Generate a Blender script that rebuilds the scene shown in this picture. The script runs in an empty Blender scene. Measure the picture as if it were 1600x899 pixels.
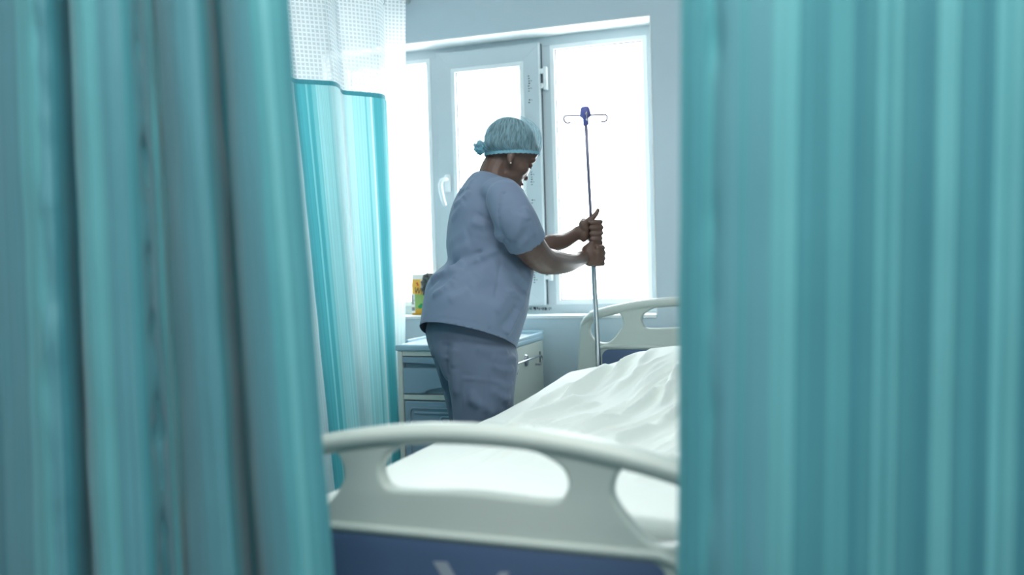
import bpy, bmesh, math, random
import numpy as np
from mathutils import Vector, Matrix, noise
random.seed(4)
S = bpy.context.scene
COL = S.collection

# ------------------------------------------------------------------ camera
cam_data = bpy.data.cameras.new('camera')
cam = bpy.data.objects.new('camera', cam_data)
COL.objects.link(cam)
cam_data.sensor_width = 36.0
cam_data.lens = 31.5
_y, _p, _r = (math.radians(a) for a in (19.1, -1.7, 1.6))
_f = Vector((-math.sin(_y)*math.cos(_p), math.cos(_y)*math.cos(_p), math.sin(_p)))
_r0 = Vector((math.cos(_y), math.sin(_y), 0)); _u0 = _r0.cross(_f)
_R = _r0*math.cos(_r) - _u0*math.sin(_r); _U = _u0*math.cos(_r) + _r0*math.sin(_r)
cam.matrix_world = Matrix(((_R.x, _U.x, -_f.x, 0), (_R.y, _U.y, -_f.y, 0), (_R.z, _U.z, -_f.z, 1.08), (0, 0, 0, 1)))
cam_data.dof.use_dof = True
cam_data.dof.focus_distance = 3.15
cam_data.dof.aperture_fstop = 1.5
S.camera = cam

# ------------------------------------------------------------------ world, lamps, exposure
world = bpy.data.worlds.new('overcast_sky')
S.world = world
world.use_nodes = True
bg = world.node_tree.nodes['Background']
bg.inputs['Color'].default_value = (0.93, 0.97, 1.0, 1)
bg.inputs['Strength'].default_value = 8.2

def area(name, loc, rot, sx, sy, power, col=(1, 1, 1)):
    L = bpy.data.lights.new(name, 'AREA'); L.shape = 'RECTANGLE'
    L.size = sx; L.size_y = sy; L.energy = power; L.color = col
    o = bpy.data.objects.new(name, L); o.location = loc; o.rotation_euler = rot
    COL.objects.link(o); return o
area('unseen_ceiling_light', (0.1, 0.25, 2.72), (0, 0, 0), 1.6, 0.5, 46, (1.0, 0.99, 0.97))
area('unseen_ceiling_light', (-0.7, 1.7, 2.72), (0, 0, 0), 1.4, 0.4, 13, (1.0, 0.99, 0.97))  # unseen fill, added over the bed to brighten wall and sheet

S.view_settings.view_transform = 'Standard'
S.view_settings.look = 'None'
S.view_settings.gamma = 1.0
S.view_settings.use_curve_mapping = False
S.view_settings.exposure = 0.40
S.cycles.use_denoising = True
S.cycles.max_bounces = 8
S.cycles.transparent_max_bounces = 16
S.cycles.caustics_reflective = False
S.cycles.caustics_refractive = False

# ------------------------------------------------------------------ helpers
def lin(c):
    out = []
    for v in c:
        v /= 255.0
        out.append(v/12.92 if v <= 0.04045 else ((v+0.055)/1.055)**2.4)
    return tuple(out) + (1.0,)

def mat(name, col, rough=0.5, metal=0.0, spec=0.5, trans=0.0, var=0.0, vscale=8.0, bump=0.0, bscale=40.0, sheen=0.0, sss=0.0):
    """Principled material with a little procedural colour variation and bump; trans mixes in translucency for cloth."""
    m = bpy.data.materials.new(name); m.use_nodes = True
    nt = m.node_tree; N = nt.nodes; L = nt.links
    b = N['Principled BSDF']; c = lin(col)
    b.inputs['Base Color'].default_value = c
    b.inputs['Roughness'].default_value = rough
    b.inputs['Metallic'].default_value = metal
    b.inputs['Specular IOR Level'].default_value = spec
    if sheen:
        b.inputs['Sheen Weight'].default_value = sheen
    if sss:
        b.inputs['Subsurface Weight'].default_value = sss
        b.inputs['Subsurface Radius'].default_value = (0.4, 0.15, 0.08)
        b.inputs['Subsurface Scale'].default_value = 0.01
    tc = N.new('ShaderNodeTexCoord')
    if var:
        n = N.new('ShaderNodeTexNoise'); n.inputs['Scale'].default_value = vscale; n.inputs['Detail'].default_value = 4
        L.new(tc.outputs['Object'], n.inputs['Vector'])
        mx = N.new('ShaderNodeMix'); mx.data_type = 'RGBA'
        mx.inputs['A'].default_value = tuple(v*(1-var) for v in c[:3]) + (1,)
        mx.inputs['B'].default_value = tuple(min(1, v*(1+var)) for v in c[:3]) + (1,)
        L.new(n.outputs['Fac'], mx.inputs['Factor'])
        L.new(mx.outputs['Result'], b.inputs['Base Color'])
    if bump:
        n2 = N.new('ShaderNodeTexNoise'); n2.inputs['Scale'].default_value = bscale; n2.inputs['Detail'].default_value = 3
        L.new(tc.outputs['Object'], n2.inputs['Vector'])
        bp = N.new('ShaderNodeBump'); bp.inputs['Strength'].default_value = bump; bp.inputs['Distance'].default_value = 0.01
        L.new(n2.outputs['Fac'], bp.inputs['Height']); L.new(bp.outputs['Normal'], b.inputs['Normal'])
    if trans:
        t = N.new('ShaderNodeBsdfTranslucent'); t.inputs['Color'].default_value = c
        if b.inputs['Base Color'].is_linked:
            L.new(b.inputs['Base Color'].links[0].from_socket, t.inputs['Color'])
        mix = N.new('ShaderNodeMixShader'); mix.inputs[0].default_value = trans
        L.new(b.outputs[0], mix.inputs[1]); L.new(t.outputs[0], mix.inputs[2])
        L.new(mix.outputs[0], N['Material Output'].inputs['Surface'])
    return m

def link(name, me, m=None, parent=None, origin=None, smooth=True):
    """Link a mesh built in world coordinates; ORIGIN (or the parent's place) becomes its zero point."""
    if isinstance(me, bmesh.types.BMesh):
        bm = me; me = bpy.data.meshes.new(name)
        bmesh.ops.recalc_face_normals(bm, faces=bm.faces)
        bm.to_mesh(me); bm.free()
    o = bpy.data.objects.new(name, me)
    if m: 
        me.materials.clear(); me.materials.append(m)
    if smooth:
        for p in me.polygons: p.use_smooth = True
    COL.objects.link(o)
    if parent is not None:
        M = parent.get('_m')
        root = parent
        inv = parent.matrix_basis.inverted() if parent.parent is None else Matrix()
        if parent.parent is not None:
            inv = parent.parent.matrix_basis.inverted() if parent.parent.parent is None else parent.parent.parent.matrix_basis.inverted()
        me.transform(inv)
        o.parent = parent
    elif origin is not None:
        me.transform(Matrix.Translation(-Vector(origin))); o.location = origin
    return o

def autosmooth(o, deg=35):
    me = o.data
    for p in me.polygons: p.use_smooth = True
    me.set_sharp_from_angle(angle=math.radians(deg))
    return o

def thing(name, label, cat, loc, rotz=0.0, group=None):
    o = bpy.data.objects.new(name, None); COL.objects.link(o)
    o.empty_display_size = 0.1
    o.location = loc; o.rotation_euler = (0, 0, rotz)
    o.matrix_basis = Matrix.Translation(loc) @ Matrix.Rotation(rotz, 4, 'Z')
    tag(o, label, cat, group); return o

def tag(o, label=None, cat=None, group=None, kind=None):
    if label: o['label'] = label
    if cat: o['category'] = cat
    if group: o['group'] = group
    if kind: o['kind'] = kind
    return o

def box(bm, lo, hi, bev=0.0, seg=2):
    t = bmesh.new()
    bmesh.ops.create_cube(t, size=1.0)
    lo, hi = Vector(lo), Vector(hi); d = hi - lo
    for v in t.verts:
        v.co = Vector((lo.x+(v.co.x+.5)*d.x, lo.y+(v.co.y+.5)*d.y, lo.z+(v.co.z+.5)*d.z))
    if bev:
        bmesh.ops.bevel(t, geom=list(t.edges), offset=bev, segments=seg, affect='EDGES', profile=0.5)
    merge(bm, t); return bm

def merge(bm, t, M=None):
    me = bpy.data.meshes.new('tmp'); t.to_mesh(me); t.free()
    if M is not None: me.transform(M)
    bm.from_mesh(me); bpy.data.meshes.remove(me)

def tube(bm, pts, rad, n=12, flat=None, caps=True):
    """Round tube along PTS; RAD one radius or one per point; FLAT=(dir, factor) squashes the section along dir."""
    pts = [Vector(p) for p in pts]
    rads = rad if isinstance(rad, (list, tuple)) else [rad]*len(pts)
    rings = []; up = None
    for i, p in enumerate(pts):
        t = (pts[min(i+1, len(pts)-1)] - pts[max(i-1, 0)]).normalized()
        if up is None:
            a = Vector((0, 0, 1)) if abs(t.z) < .9 else Vector((1, 0, 0))
            up = (a - t*a.dot(t)).normalized()
        else:
            up = (up - t*up.dot(t)).normalized()
        sd = t.cross(up)
        ring = []
        for k in range(n):
            a = 2*math.pi*k/n
            d = (up*math.cos(a) + sd*math.sin(a))*rads[i]
            if flat: d -= flat[0]*(d.dot(flat[0]))*(1-flat[1])
            ring.append(bm.verts.new(p + d))
        rings.append(ring)
    skin_rings(bm, rings, caps)

def skin_rings(bm, rings, caps=True):
    for a, b in zip(rings, rings[1:]):
        n = len(a)
        for k in range(n):
            bm.faces.new((a[k], a[(k+1) % n], b[(k+1) % n], b[k]))
    if caps:
        bm.faces.new(list(reversed(rings[0]))); bm.faces.new(rings[-1])

def catmull(P, per):
    P = [tuple(p) for p in P]; out = []
    n = len(P)
    for i in range(n-1):
        p0, p1, p2, p3 = P[max(i-1, 0)], P[i], P[i+1], P[min(i+2, n-1)]
        for k in range(per):
            t = k/per
            out.append(tuple(.5*((2*b)+(-a+c)*t+(2*a-5*b+4*c-d)*t*t+(-a+3*b-3*c+d)*t**3) for a, b, c, d in zip(p0, p1, p2, p3)))
    out.append(P[-1]); return out

def ellipsoid(bm, c, axes, M=None, seg=24, rings=16):
    t = bmesh.new(); bmesh.ops.create_uvsphere(t, u_segments=seg, v_segments=rings, radius=1.0)
    for v in t.verts: v.co = Vector((v.co.x*axes[0], v.co.y*axes[1], v.co.z*axes[2])) + Vector(c)
    merge(bm, t, M)

def evaluated(bm, mods):
    """Run BM through modifiers and return the new mesh."""
    me = bpy.data.meshes.new('tmp_eval')
    bmesh.ops.recalc_face_normals(bm, faces=bm.faces)
    bm.to_mesh(me); bm.free()
    o = bpy.data.objects.new('tmp_eval', me); COL.objects.link(o)
    for kind, kw in mods:
        md = o.modifiers.new(kind.lower(), kind)
        for k, v in kw.items(): setattr(md, k, v)
    dg = bpy.context.evaluated_depsgraph_get()
    res = bpy.data.meshes.new_from_object(o.evaluated_get(dg), depsgraph=dg)
    bpy.data.objects.remove(o); bpy.data.meshes.remove(me)
    return res

def text_mesh(body, size, depth=0.0):
    cu = bpy.data.curves.new('tmp_text', 'FONT'); cu.body = body; cu.size = size; cu.extrude = depth
    cu.align_x = 'CENTER'; cu.align_y = 'CENTER'
    o = bpy.data.objects.new('tmp_text', cu); COL.objects.link(o)
    dg = bpy.context.evaluated_depsgraph_get()
    me = bpy.data.meshes.new_from_object(o.evaluated_get(dg), depsgraph=dg)
    bpy.data.objects.remove(o); return me

def plate(outer, holes, depth, bevel, res=6):
    """Plate in the XZ plane with rounded rims and cut-outs, thickness DEPTH along Y."""
    cu = bpy.data.curves.new('tmp_plate', 'CURVE'); cu.dimensions = '2D'; cu.fill_mode = 'BOTH'
    cu.extrude = depth/2-bevel; cu.bevel_depth = bevel; cu.bevel_resolution = 3; cu.offset = -bevel
    for loop in [outer]+holes:
        sp = cu.splines.new('POLY'); sp.points.add(len(loop)-1); sp.use_cyclic_u = True
        for q, (x, z) in zip(sp.points, loop): q.co = (x, z, 0, 1)
    o = bpy.data.objects.new('tmp_plate', cu); COL.objects.link(o)
    dg = bpy.context.evaluated_depsgraph_get()
    me = bpy.data.meshes.new_from_object(o.evaluated_get(dg), depsgraph=dg)
    bpy.data.objects.remove(o)
    me.transform(Matrix.Rotation(math.pi/2, 4, 'X'))
    bm = bmesh.new(); bm.from_mesh(me); bpy.data.meshes.remove(me)
    bmesh.ops.remove_doubles(bm, verts=bm.verts, dist=1e-5)
    return bm

def loop_smooth(P, per=6):
    """Closed Catmull-Rom loop."""
    n = len(P); out = []
    for i in range(n):
        p0, p1, p2, p3 = P[i-1], P[i], P[(i+1) % n], P[(i+2) % n]
        for k in range(per):
            t = k/per
            out.append(tuple(.5*((2*b)+(-a+c)*t+(2*a-5*b+4*c-d)*t*t+(-a+3*b-3*c+d)*t**3) for a, b, c, d in zip(p0, p1, p2, p3)))
    return out

def rounded(x0, z0, x1, z1, r, n=6):
    P = []
    for cx, cz, a0 in ((x1-r, z1-r, 0), (x0+r, z1-r, 90), (x0+r, z0+r, 180), (x1-r, z0+r, 270)):
        for k in range(n+1):
            a = math.radians(a0+90*k/n); P.append((cx+r*math.cos(a), cz+r*math.sin(a)))
    return P

# ------------------------------------------------------------------ materials
M_wall = mat('painted_wall', (204, 222, 231), .55, var=.03, vscale=2, bump=.05, bscale=60)
M_reveal = mat('white_plaster', (238, 243, 244), .5, bump=.05, bscale=50)
M_ceiling = mat('ceiling_paint', (235, 238, 238), .8, var=.02)
M_floor = mat('vinyl_floor', (130, 142, 146), .35, var=.08, vscale=5)
M_pvc = mat('white_pvc', (204, 217, 222), .35, var=.02, vscale=6)
M_bead = mat('glazing_bead', (236, 243, 245), .3)
M_dark = mat('dark_print', (40, 48, 60), .6)
M_seal = mat('grey_gasket', (90, 100, 108), .7)
M_abs = mat('cream_plastic', (190, 201, 194), .38, var=.015, vscale=3, bump=.03, bscale=220)
M_blue = mat('blue_inlay', (78, 100, 132), .42, var=.05, vscale=6, bump=.02, bscale=200)
M_logo = mat('pale_print', (150, 160, 172), .5)
M_steel = mat('stainless_steel', (190, 195, 200), .22, metal=1.0)
M_pole = mat('satin_pole', (128, 126, 148), .38, metal=.5)
M_frame = mat('painted_steel', (215, 220, 218), .4)
M_rubber = mat('black_rubber', (38, 40, 44), .7)
M_violet = mat('violet_plastic', (104, 108, 180), .4)
M_cabblue = mat('grey_blue_plastic', (128, 156, 172), .4, var=.02, vscale=5)
M_cabtop = mat('pale_blue_top', (150, 180, 194), .3, var=.02, vscale=5)
M_sheet = mat('white_cotton', (240, 247, 241), .85, trans=.05, bump=.04, bscale=400, sheen=.1)
M_skin = mat('dark_brown_skin', (104, 80, 70), .42, spec=.45, var=.10, vscale=14, sss=.06, bump=.05, bscale=180)
M_scrub = mat('slate_blue_cotton', (118, 136, 161), .8, trans=.06, var=.03, vscale=10, bump=.05, bscale=700, sheen=.15)
M_trouser = mat('slate_blue_trouser_cotton', (94, 110, 132), .8, var=.03, vscale=10, bump=.05, bscale=700, sheen=.1)
M_hair = mat('black_hair', (26, 22, 24), .5, bump=.6, bscale=90)
M_lip = mat('dark_lip', (92, 46, 54), .35)
M_pearl = mat('pearl', (235, 225, 205), .2)
M_shoe = mat('white_clog', (215, 218, 220), .4)
M_thread = mat('seam_shadow', (92, 102, 130), .85)

def glass():
    m = bpy.data.materials.new('window_glass'); m.use_nodes = True
    nt = m.node_tree; N = nt.nodes; L = nt.links
    N.remove(N['Principled BSDF'])
    t = N.new('ShaderNodeBsdfTransparent'); t.inputs[0].default_value = (.97, .99, .99, 1)
    g = N.new('ShaderNodeBsdfGlossy'); g.inputs['Roughness'].default_value = .02
    lw = N.new('ShaderNodeLayerWeight'); lw.inputs[0].default_value = .5
    pw = N.new('ShaderNodeMath'); pw.operation = 'POWER'; pw.inputs[1].default_value = 5; L.new(lw.outputs['Facing'], pw.inputs[0])
    fr = N.new('ShaderNodeMath'); fr.operation = 'MULTIPLY_ADD'; fr.inputs[1].default_value = .9; fr.inputs[2].default_value = .03; L.new(pw.outputs[0], fr.inputs[0])
    mx = N.new('ShaderNodeMixShader')
    L.new(fr.outputs[0], mx.inputs[0]); L.new(t.outputs[0], mx.inputs[1]); L.new(g.outputs[0], mx.inputs[2])
    L.new(mx.outputs[0], N['Material Output'].inputs['Surface'])
    return m
M_glass = glass()

def stripe_cloth(name, stops, trans, rough=.45, width=1.0, gain=1.0):
    """Woven curtain cloth: flat stripes across U, fine threads, a satin face, light coming through."""
    m = bpy.data.materials.new(name); m.use_nodes = True
    nt = m.node_tree; N = nt.nodes; L = nt.links
    b = N['Principled BSDF']; b.inputs['Roughness'].default_value = rough
    b.inputs['Specular IOR Level'].default_value = .35
    b.inputs['Sheen Weight'].default_value = .25; b.inputs['Sheen Roughness'].default_value = .4
    uv = N.new('ShaderNodeUVMap'); sp = N.new('ShaderNodeSeparateXYZ'); L.new(uv.outputs[0], sp.inputs[0])
    cr = N.new('ShaderNodeValToRGB'); cr.color_ramp.interpolation = 'CONSTANT'
    el = cr.color_ramp.elements
    while len(el) > 1: el.remove(el[-1])
    el[0].position = 0; el[0].color = lin(stops[0][1])
    for pos, c in stops[1:]:
        e = el.new(pos); e.color = lin(c)
    L.new(sp.outputs['X'], cr.inputs[0])
    # thin woven lines
    mp = N.new('ShaderNodeMapping'); mp.inputs['Scale'].default_value = (160*width, 0.6, 1); L.new(uv.outputs[0], mp.inputs[0])
    nz = N.new('ShaderNodeTexNoise'); nz.inputs['Scale'].default_value = 1; nz.inputs['Detail'].default_value = 2; L.new(mp.outputs[0], nz.inputs[0])
    rg = N.new('ShaderNodeMapRange'); rg.inputs[1].default_value = .3; rg.inputs[2].default_value = .7; rg.inputs[3].default_value = .86*gain; rg.inputs[4].default_value = 1.1*gain
    L.new(nz.outputs['Fac'], rg.inputs[0])
    mul = N.new('ShaderNodeVectorMath'); mul.operation = 'SCALE'
    L.new(cr.outputs[0], mul.inputs[0]); L.new(rg.outputs[0], mul.inputs['Scale'])
    L.new(mul.outputs[0], b.inputs['Base Color'])
    t = N.new('ShaderNodeBsdfTranslucent'); L.new(mul.outputs[0], t.inputs['Color'])
    mix = N.new('ShaderNodeMixShader'); mix.inputs[0].default_value = trans
    L.new(b.outputs[0], mix.inputs[1]); L.new(t.outputs[0], mix.inputs[2])
    L.new(mix.outputs[0], N['Material Output'].inputs['Surface'])
    return m

def mesh_cloth():
    """White open net: a grid of threads with square holes between."""
    m = bpy.data.materials.new('white_net'); m.use_nodes = True
    nt = m.node_tree; N = nt.nodes; L = nt.links
    b = N['Principled BSDF']; b.inputs['Base Color'].default_value = lin((240, 244, 244)); b.inputs['Roughness'].default_value = .8
    t = N.new('ShaderNodeBsdfTranslucent'); t.inputs[0].default_value = lin((240, 244, 244))
    mx = N.new('ShaderNodeMixShader'); mx.inputs[0].default_value = .5
    L.new(b.outputs[0], mx.inputs[1]); L.new(t.outputs[0], mx.inputs[2])
    uv = N.new('ShaderNodeUVMap'); uv.uv_map = 'metres'
    sp = N.new('ShaderNodeSeparateXYZ'); L.new(uv.outputs[0], sp.inputs[0])
    sock = []
    for ax in 'XY':
        a = N.new('ShaderNodeMath'); a.operation = 'MULTIPLY'; a.inputs[1].default_value = 1/.0165; L.new(sp.outputs[ax], a.inputs[0])
        f = N.new('ShaderNodeMath'); f.operation = 'FRACT'; L.new(a.outputs[0], f.inputs[0])
        g = N.new('ShaderNodeMath'); g.operation = 'GREATER_THAN'; g.inputs[1].default_value = .36; L.new(f.outputs[0], g.inputs[0])
        sock.append(g.outputs[0])
    h = N.new('ShaderNodeMath'); h.operation = 'MULTIPLY'; L.new(sock[0], h.inputs[0]); L.new(sock[1], h.inputs[1])
    k = N.new('ShaderNodeMath'); k.operation = 'MULTIPLY'; k.inputs[1].default_value = .34; L.new(h.outputs[0], k.inputs[0])
    tr = N.new('ShaderNodeBsdfTransparent')
    m2 = N.new('ShaderNodeMixShader'); L.new(k.outputs[0], m2.inputs[0]); L.new(mx.outputs[0], m2.inputs[1]); L.new(tr.outputs[0], m2.inputs[2])
    L.new(m2.outputs[0], N['Material Output'].inputs['Surface'])
    return m
M_net = mesh_cloth()

def cap_cloth():
    """Thin non-woven cap: pale blue crimped fibres with gaps that let the hair show."""
    m = bpy.data.materials.new('nonwoven_cap'); m.use_nodes = True
    nt = m.node_tree; N = nt.nodes; L = nt.links
    b = N['Principled BSDF']; b.inputs['Roughness'].default_value = .7
    b.inputs['Base Color'].default_value = lin((166, 210, 224))
    t = N.new('ShaderNodeBsdfTranslucent'); t.inputs[0].default_value = lin((196, 228, 237))
    mx = N.new('ShaderNodeMixShader'); mx.inputs[0].default_value = .4
    L.new(b.outputs[0], mx.inputs[1]); L.new(t.outputs[0], mx.inputs[2])
    uv = N.new('ShaderNodeUVMap')
    mp = N.new('ShaderNodeMapping'); mp.inputs['Scale'].default_value = (110, 7, 1); L.new(uv.outputs[0], mp.inputs[0])
    n = N.new('ShaderNodeTexNoise'); n.inputs['Scale'].default_value = 1.0; n.inputs['Detail'].default_value = 3; n.inputs['Distortion'].default_value = .6
    L.new(mp.outputs[0], n.inputs[0])
    rg = N.new('ShaderNodeMapRange'); rg.inputs[1].default_value = .38; rg.inputs[2].default_value = .66; rg.inputs[3].default_value = .20; rg.inputs[4].default_value = .62
    L.new(n.outputs['Fac'], rg.inputs[0])
    tr = N.new('ShaderNodeBsdfTransparent')
    m2 = N.new('ShaderNodeMixShader'); L.new(rg.outputs[0], m2.inputs[0]); L.new(mx.outputs[0], m2.inputs[1]); L.new(tr.outputs[0], m2.inputs[2])
    L.new(m2.outputs[0], N['Material Output'].inputs['Surface'])
    return m
M_cap = cap_cloth()
M_capband = mat('cap_band', (140, 196, 214), .7, trans=.2)

# ------------------------------------------------------------------ the room
XL, XR, YB, YF, ZC = -2.7, 2.4, -2.6, 3.85, 2.78
def struct(name, bm, m, smooth=False):
    o = link(name, bm, m, smooth=smooth); o['kind'] = 'structure'; return o
struct('floor', box(bmesh.new(), (XL-.1, YB-.1, -.1), (XR+.1, YF+.23, 0)), M_floor)
struct('ceiling', box(bmesh.new(), (XL-.1, YB-.1, ZC), (XR+.1, YF+.23, ZC+.1)), M_ceiling)
struct('wall_left', box(bmesh.new(), (XL-.1, YB, 0), (XL, YF+.23, ZC)), M_wall)
struct('wall_right', box(bmesh.new(), (XR, YB, 0), (XR+.1, YF+.23, ZC)), M_wall)
struct('wall_back', box(bmesh.new(), (XL, YB-.1, 0), (XR, YB, ZC)), M_wall)
OX0, OX1, OZ0, OZ1 = -2.28, -.677, .831, 2.111       # window opening
bm = bmesh.new()
box(bm, (XL, YF, 0), (OX0, YF+.23, ZC)); box(bm, (OX1, YF, 0), (XR, YF+.23, ZC))
box(bm, (OX0, YF, OZ1), (OX1, YF+.23, ZC)); box(bm, (OX0, YF, 0), (OX1, YF+.23, OZ0-.012))
struct('wall_front', bm, M_wall)
bm = bmesh.new()                                     # plastered reveals: lintel soffit and jambs
box(bm, (OX0, YF-.002, OZ1-.001), (OX1, YF+.2, OZ1+.004)); 
box(bm, (OX0-.004, YF-.002, OZ0), (OX0+.001, YF+.2, OZ1)); box(bm, (OX1-.001, YF-.002, OZ0), (OX1+.004, YF+.2, OZ1))
struct('trim_1', bm, M_reveal)
bm = box(bmesh.new(), (OX0, YF-.006, OZ0-.014), (OX1+.002, YF+.2, OZ0), .002)
struct('trim_2', bm, M_reveal)                       # window sill board
for nm, lo, hi in (('baseboard_front', (XL, YF-.014, 0), (XR, YF, .09)), ('baseboard_left', (XL, YB, 0), (XL+.014, YF-.014, .09)),
                   ('baseboard_right', (XR-.014, YB, 0), (XR, YF-.014, .09)), ('baseboard_back', (XL+.014, YB, 0), (XR-.014, YB+.014, .09))):
    struct(nm, box(bmesh.new(), lo, hi, .003), M_reveal)

# ------------------------------------------------------------------ window
win = bpy.data.objects.new('window_1', None); COL.objects.link(win); win.location = (-1.48, 4.0, OZ0); win['kind'] = 'structure'
win.matrix_basis = Matrix.Translation(win.location)
FY0, FY1 = 4.0, 4.055
def ringframe(bm, x0, z0, x1, z1, wl, wr, wb, wt, y0, y1, bev=.004):
    """Four mitred members round an opening."""
    t = bmesh.new()
    for (a, b, c, d) in (((x0, z0), (x0, z1), (x0+wl, z1-wt), (x0+wl, z0+wb)), ((x1, z1), (x1, z0), (x1-wr, z0+wb), (x1-wr, z1-wt)),
                         ((x0, z1), (x1, z1), (x1-wr, z1-wt), (x0+wl, z1-wt)), ((x1, z0), (x0, z0), (x0+wl, z0+wb), (x1-wr, z0+wb))):
        V = [t.verts.new((x, y, z)) for y in (y0, y1) for x, z in (a, b, c, d)]
        t.faces.new(V[3::-1]); t.faces.new(V[4:])
        for k in range(4): t.faces.new((V[k], V[(k+1) % 4], V[4+(k+1) % 4], V[4+k]))
    bmesh.ops.recalc_face_normals(t, faces=t.faces)
    bmesh.ops.bevel(t, geom=list(t.edges), offset=min(bev, .0012), segments=1, affect='EDGES')
    merge(bm, t)
z0, z1 = OZ0, OZ1
bm = bmesh.new()
ringframe(bm, OX0, z0, OX1, z1, .045, .045, .042, .044, FY0, FY1)
link('window_frame', bm, M_pvc, win, smooth=False)
for x0, x1 in ((-1.772, -1.722), (-1.218, -1.166)):
    link('mullion', box(bmesh.new(), (x0, FY0+.0005, z0+.042), (x1, FY1, z1-.044), .0015), M_pvc, win, smooth=False)
# opening sash, standing proud of the frame
bm = bmesh.new(); SX0, SX1, SZ0, SZ1 = -1.729, -1.211, .869, 2.083
ringframe(bm, SX0, SZ0, SX1, SZ1, .074, .082, .074, .082, 3.976, 4.03)
sash = link('sash', bm, M_pvc, win, smooth=False)
link('gasket', box(bmesh.new(), (SX1-.0005, 3.99, SZ0+.004), (SX1+.003, 4.002, SZ1-.004)), M_seal, sash, smooth=False)
link('edge_strip', box(bmesh.new(), (SX1-.0075, 3.9735, SZ0+.002), (SX1-.001, 3.98, SZ1-.002), .001), M_bead, sash, smooth=False)
def bead_pane(x0, x1, zb, zt, yf, parent_pane):
    bm = bmesh.new(); ringframe(bm, x0-.022, zb-.022, x1+.022, zt+.022, .02, .02, .02, .02, yf-.006, yf+.025)
    link('glazing_bead', bm, M_bead, parent_pane, smooth=False)
    bm = bmesh.new(); ringframe(bm, x0-.003, zb-.003, x1+.003, zt+.003, .004, .004, .004, .004, yf+.010, yf+.024)
    link('gasket', bm, M_seal, parent_pane, smooth=False)
    p = link('pane', box(bmesh.new(), (x0-.004, yf+.014, zb-.004), (x1+.004, yf+.020, zt+.004)), M_glass, parent_pane, smooth=False)
bead_pane(-1.146, -.741, .894, 2.046, FY0, win)
bead_pane(-2.212, -1.793, .894, 2.046, FY0, win)
bead_pane(-1.633, -1.313, .963, 1.981, 3.978, win)
# sash handle: base plate and a lever that hangs down, swept slightly inwards
hb = bmesh.new(); box(hb, (-1.700, 3.960, 1.416), (-1.669, 3.977, 1.502), .008, 3)
h = link('handle_plate', hb, M_bead, sash)
lv = bmesh.new()
tube(lv, [(-1.684, 3.965, 1.478), (-1.686, 3.938, 1.478), (-1.699, 3.930, 1.472), (-1.706, 3.928, 1.452), (-1.704, 3.930, 1.42), (-1.697, 3.934, 1.38), (-1.688, 3.938, 1.352)],
     [.010, .010, .011, .012, .012, .011, .009], 12, flat=(Vector((0, 1, 0)), .8))
link('handle', lv, M_bead, sash)
for zc, hh in ((1.916, .107), (1.025, .085)):
    hb = bmesh.new(); box(hb, (-1.196, 3.972, zc-hh/2), (-1.178, 4.002, zc+hh/2), .005, 3)
    box(hb, (-1.212, 3.974, zc-hh*.42), (-1.196, 3.982, zc-hh*.2), .002); box(hb, (-1.212, 3.974, zc+hh*.2), (-1.196, 3.982, zc+hh*.42), .002)
    link('hinge', hb, M_bead, win)
# small dark maker's print running up the sash stile and smudges on the lower rail
bm = bmesh.new()
for zs, n, st in ((1.862, 7, .0115), (1.808, 2, .012), (1.43, 6, .0115), (1.345, 2, .012), (.975, 5, .0115), (1.20, 4, .0115)):
    for k in range(n):
        x = -1.266 + random.uniform(-.002, .002)
        box(bm, (x-.0035, 3.9752, zs+k*st), (x+.0035, 3.9764, zs+k*st+random.uniform(.003, .006)))
        if k % 3 == 1: box(bm, (x+.009, 3.9752, zs+k*st), (x+.0125, 3.9764, zs+k*st+.004))
for k in range(16):
    x = -1.34 + k*.0095 + random.uniform(-.002, .002)
    box(bm, (x, 3.9992, .848+random.uniform(-.003, .003)), (x+random.uniform(.003, .007), 4.0006, .856+random.uniform(0, .006)))
o = link('maker_print', bm, M_dark, win, smooth=False); o['kind'] = 'stuff'

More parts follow.
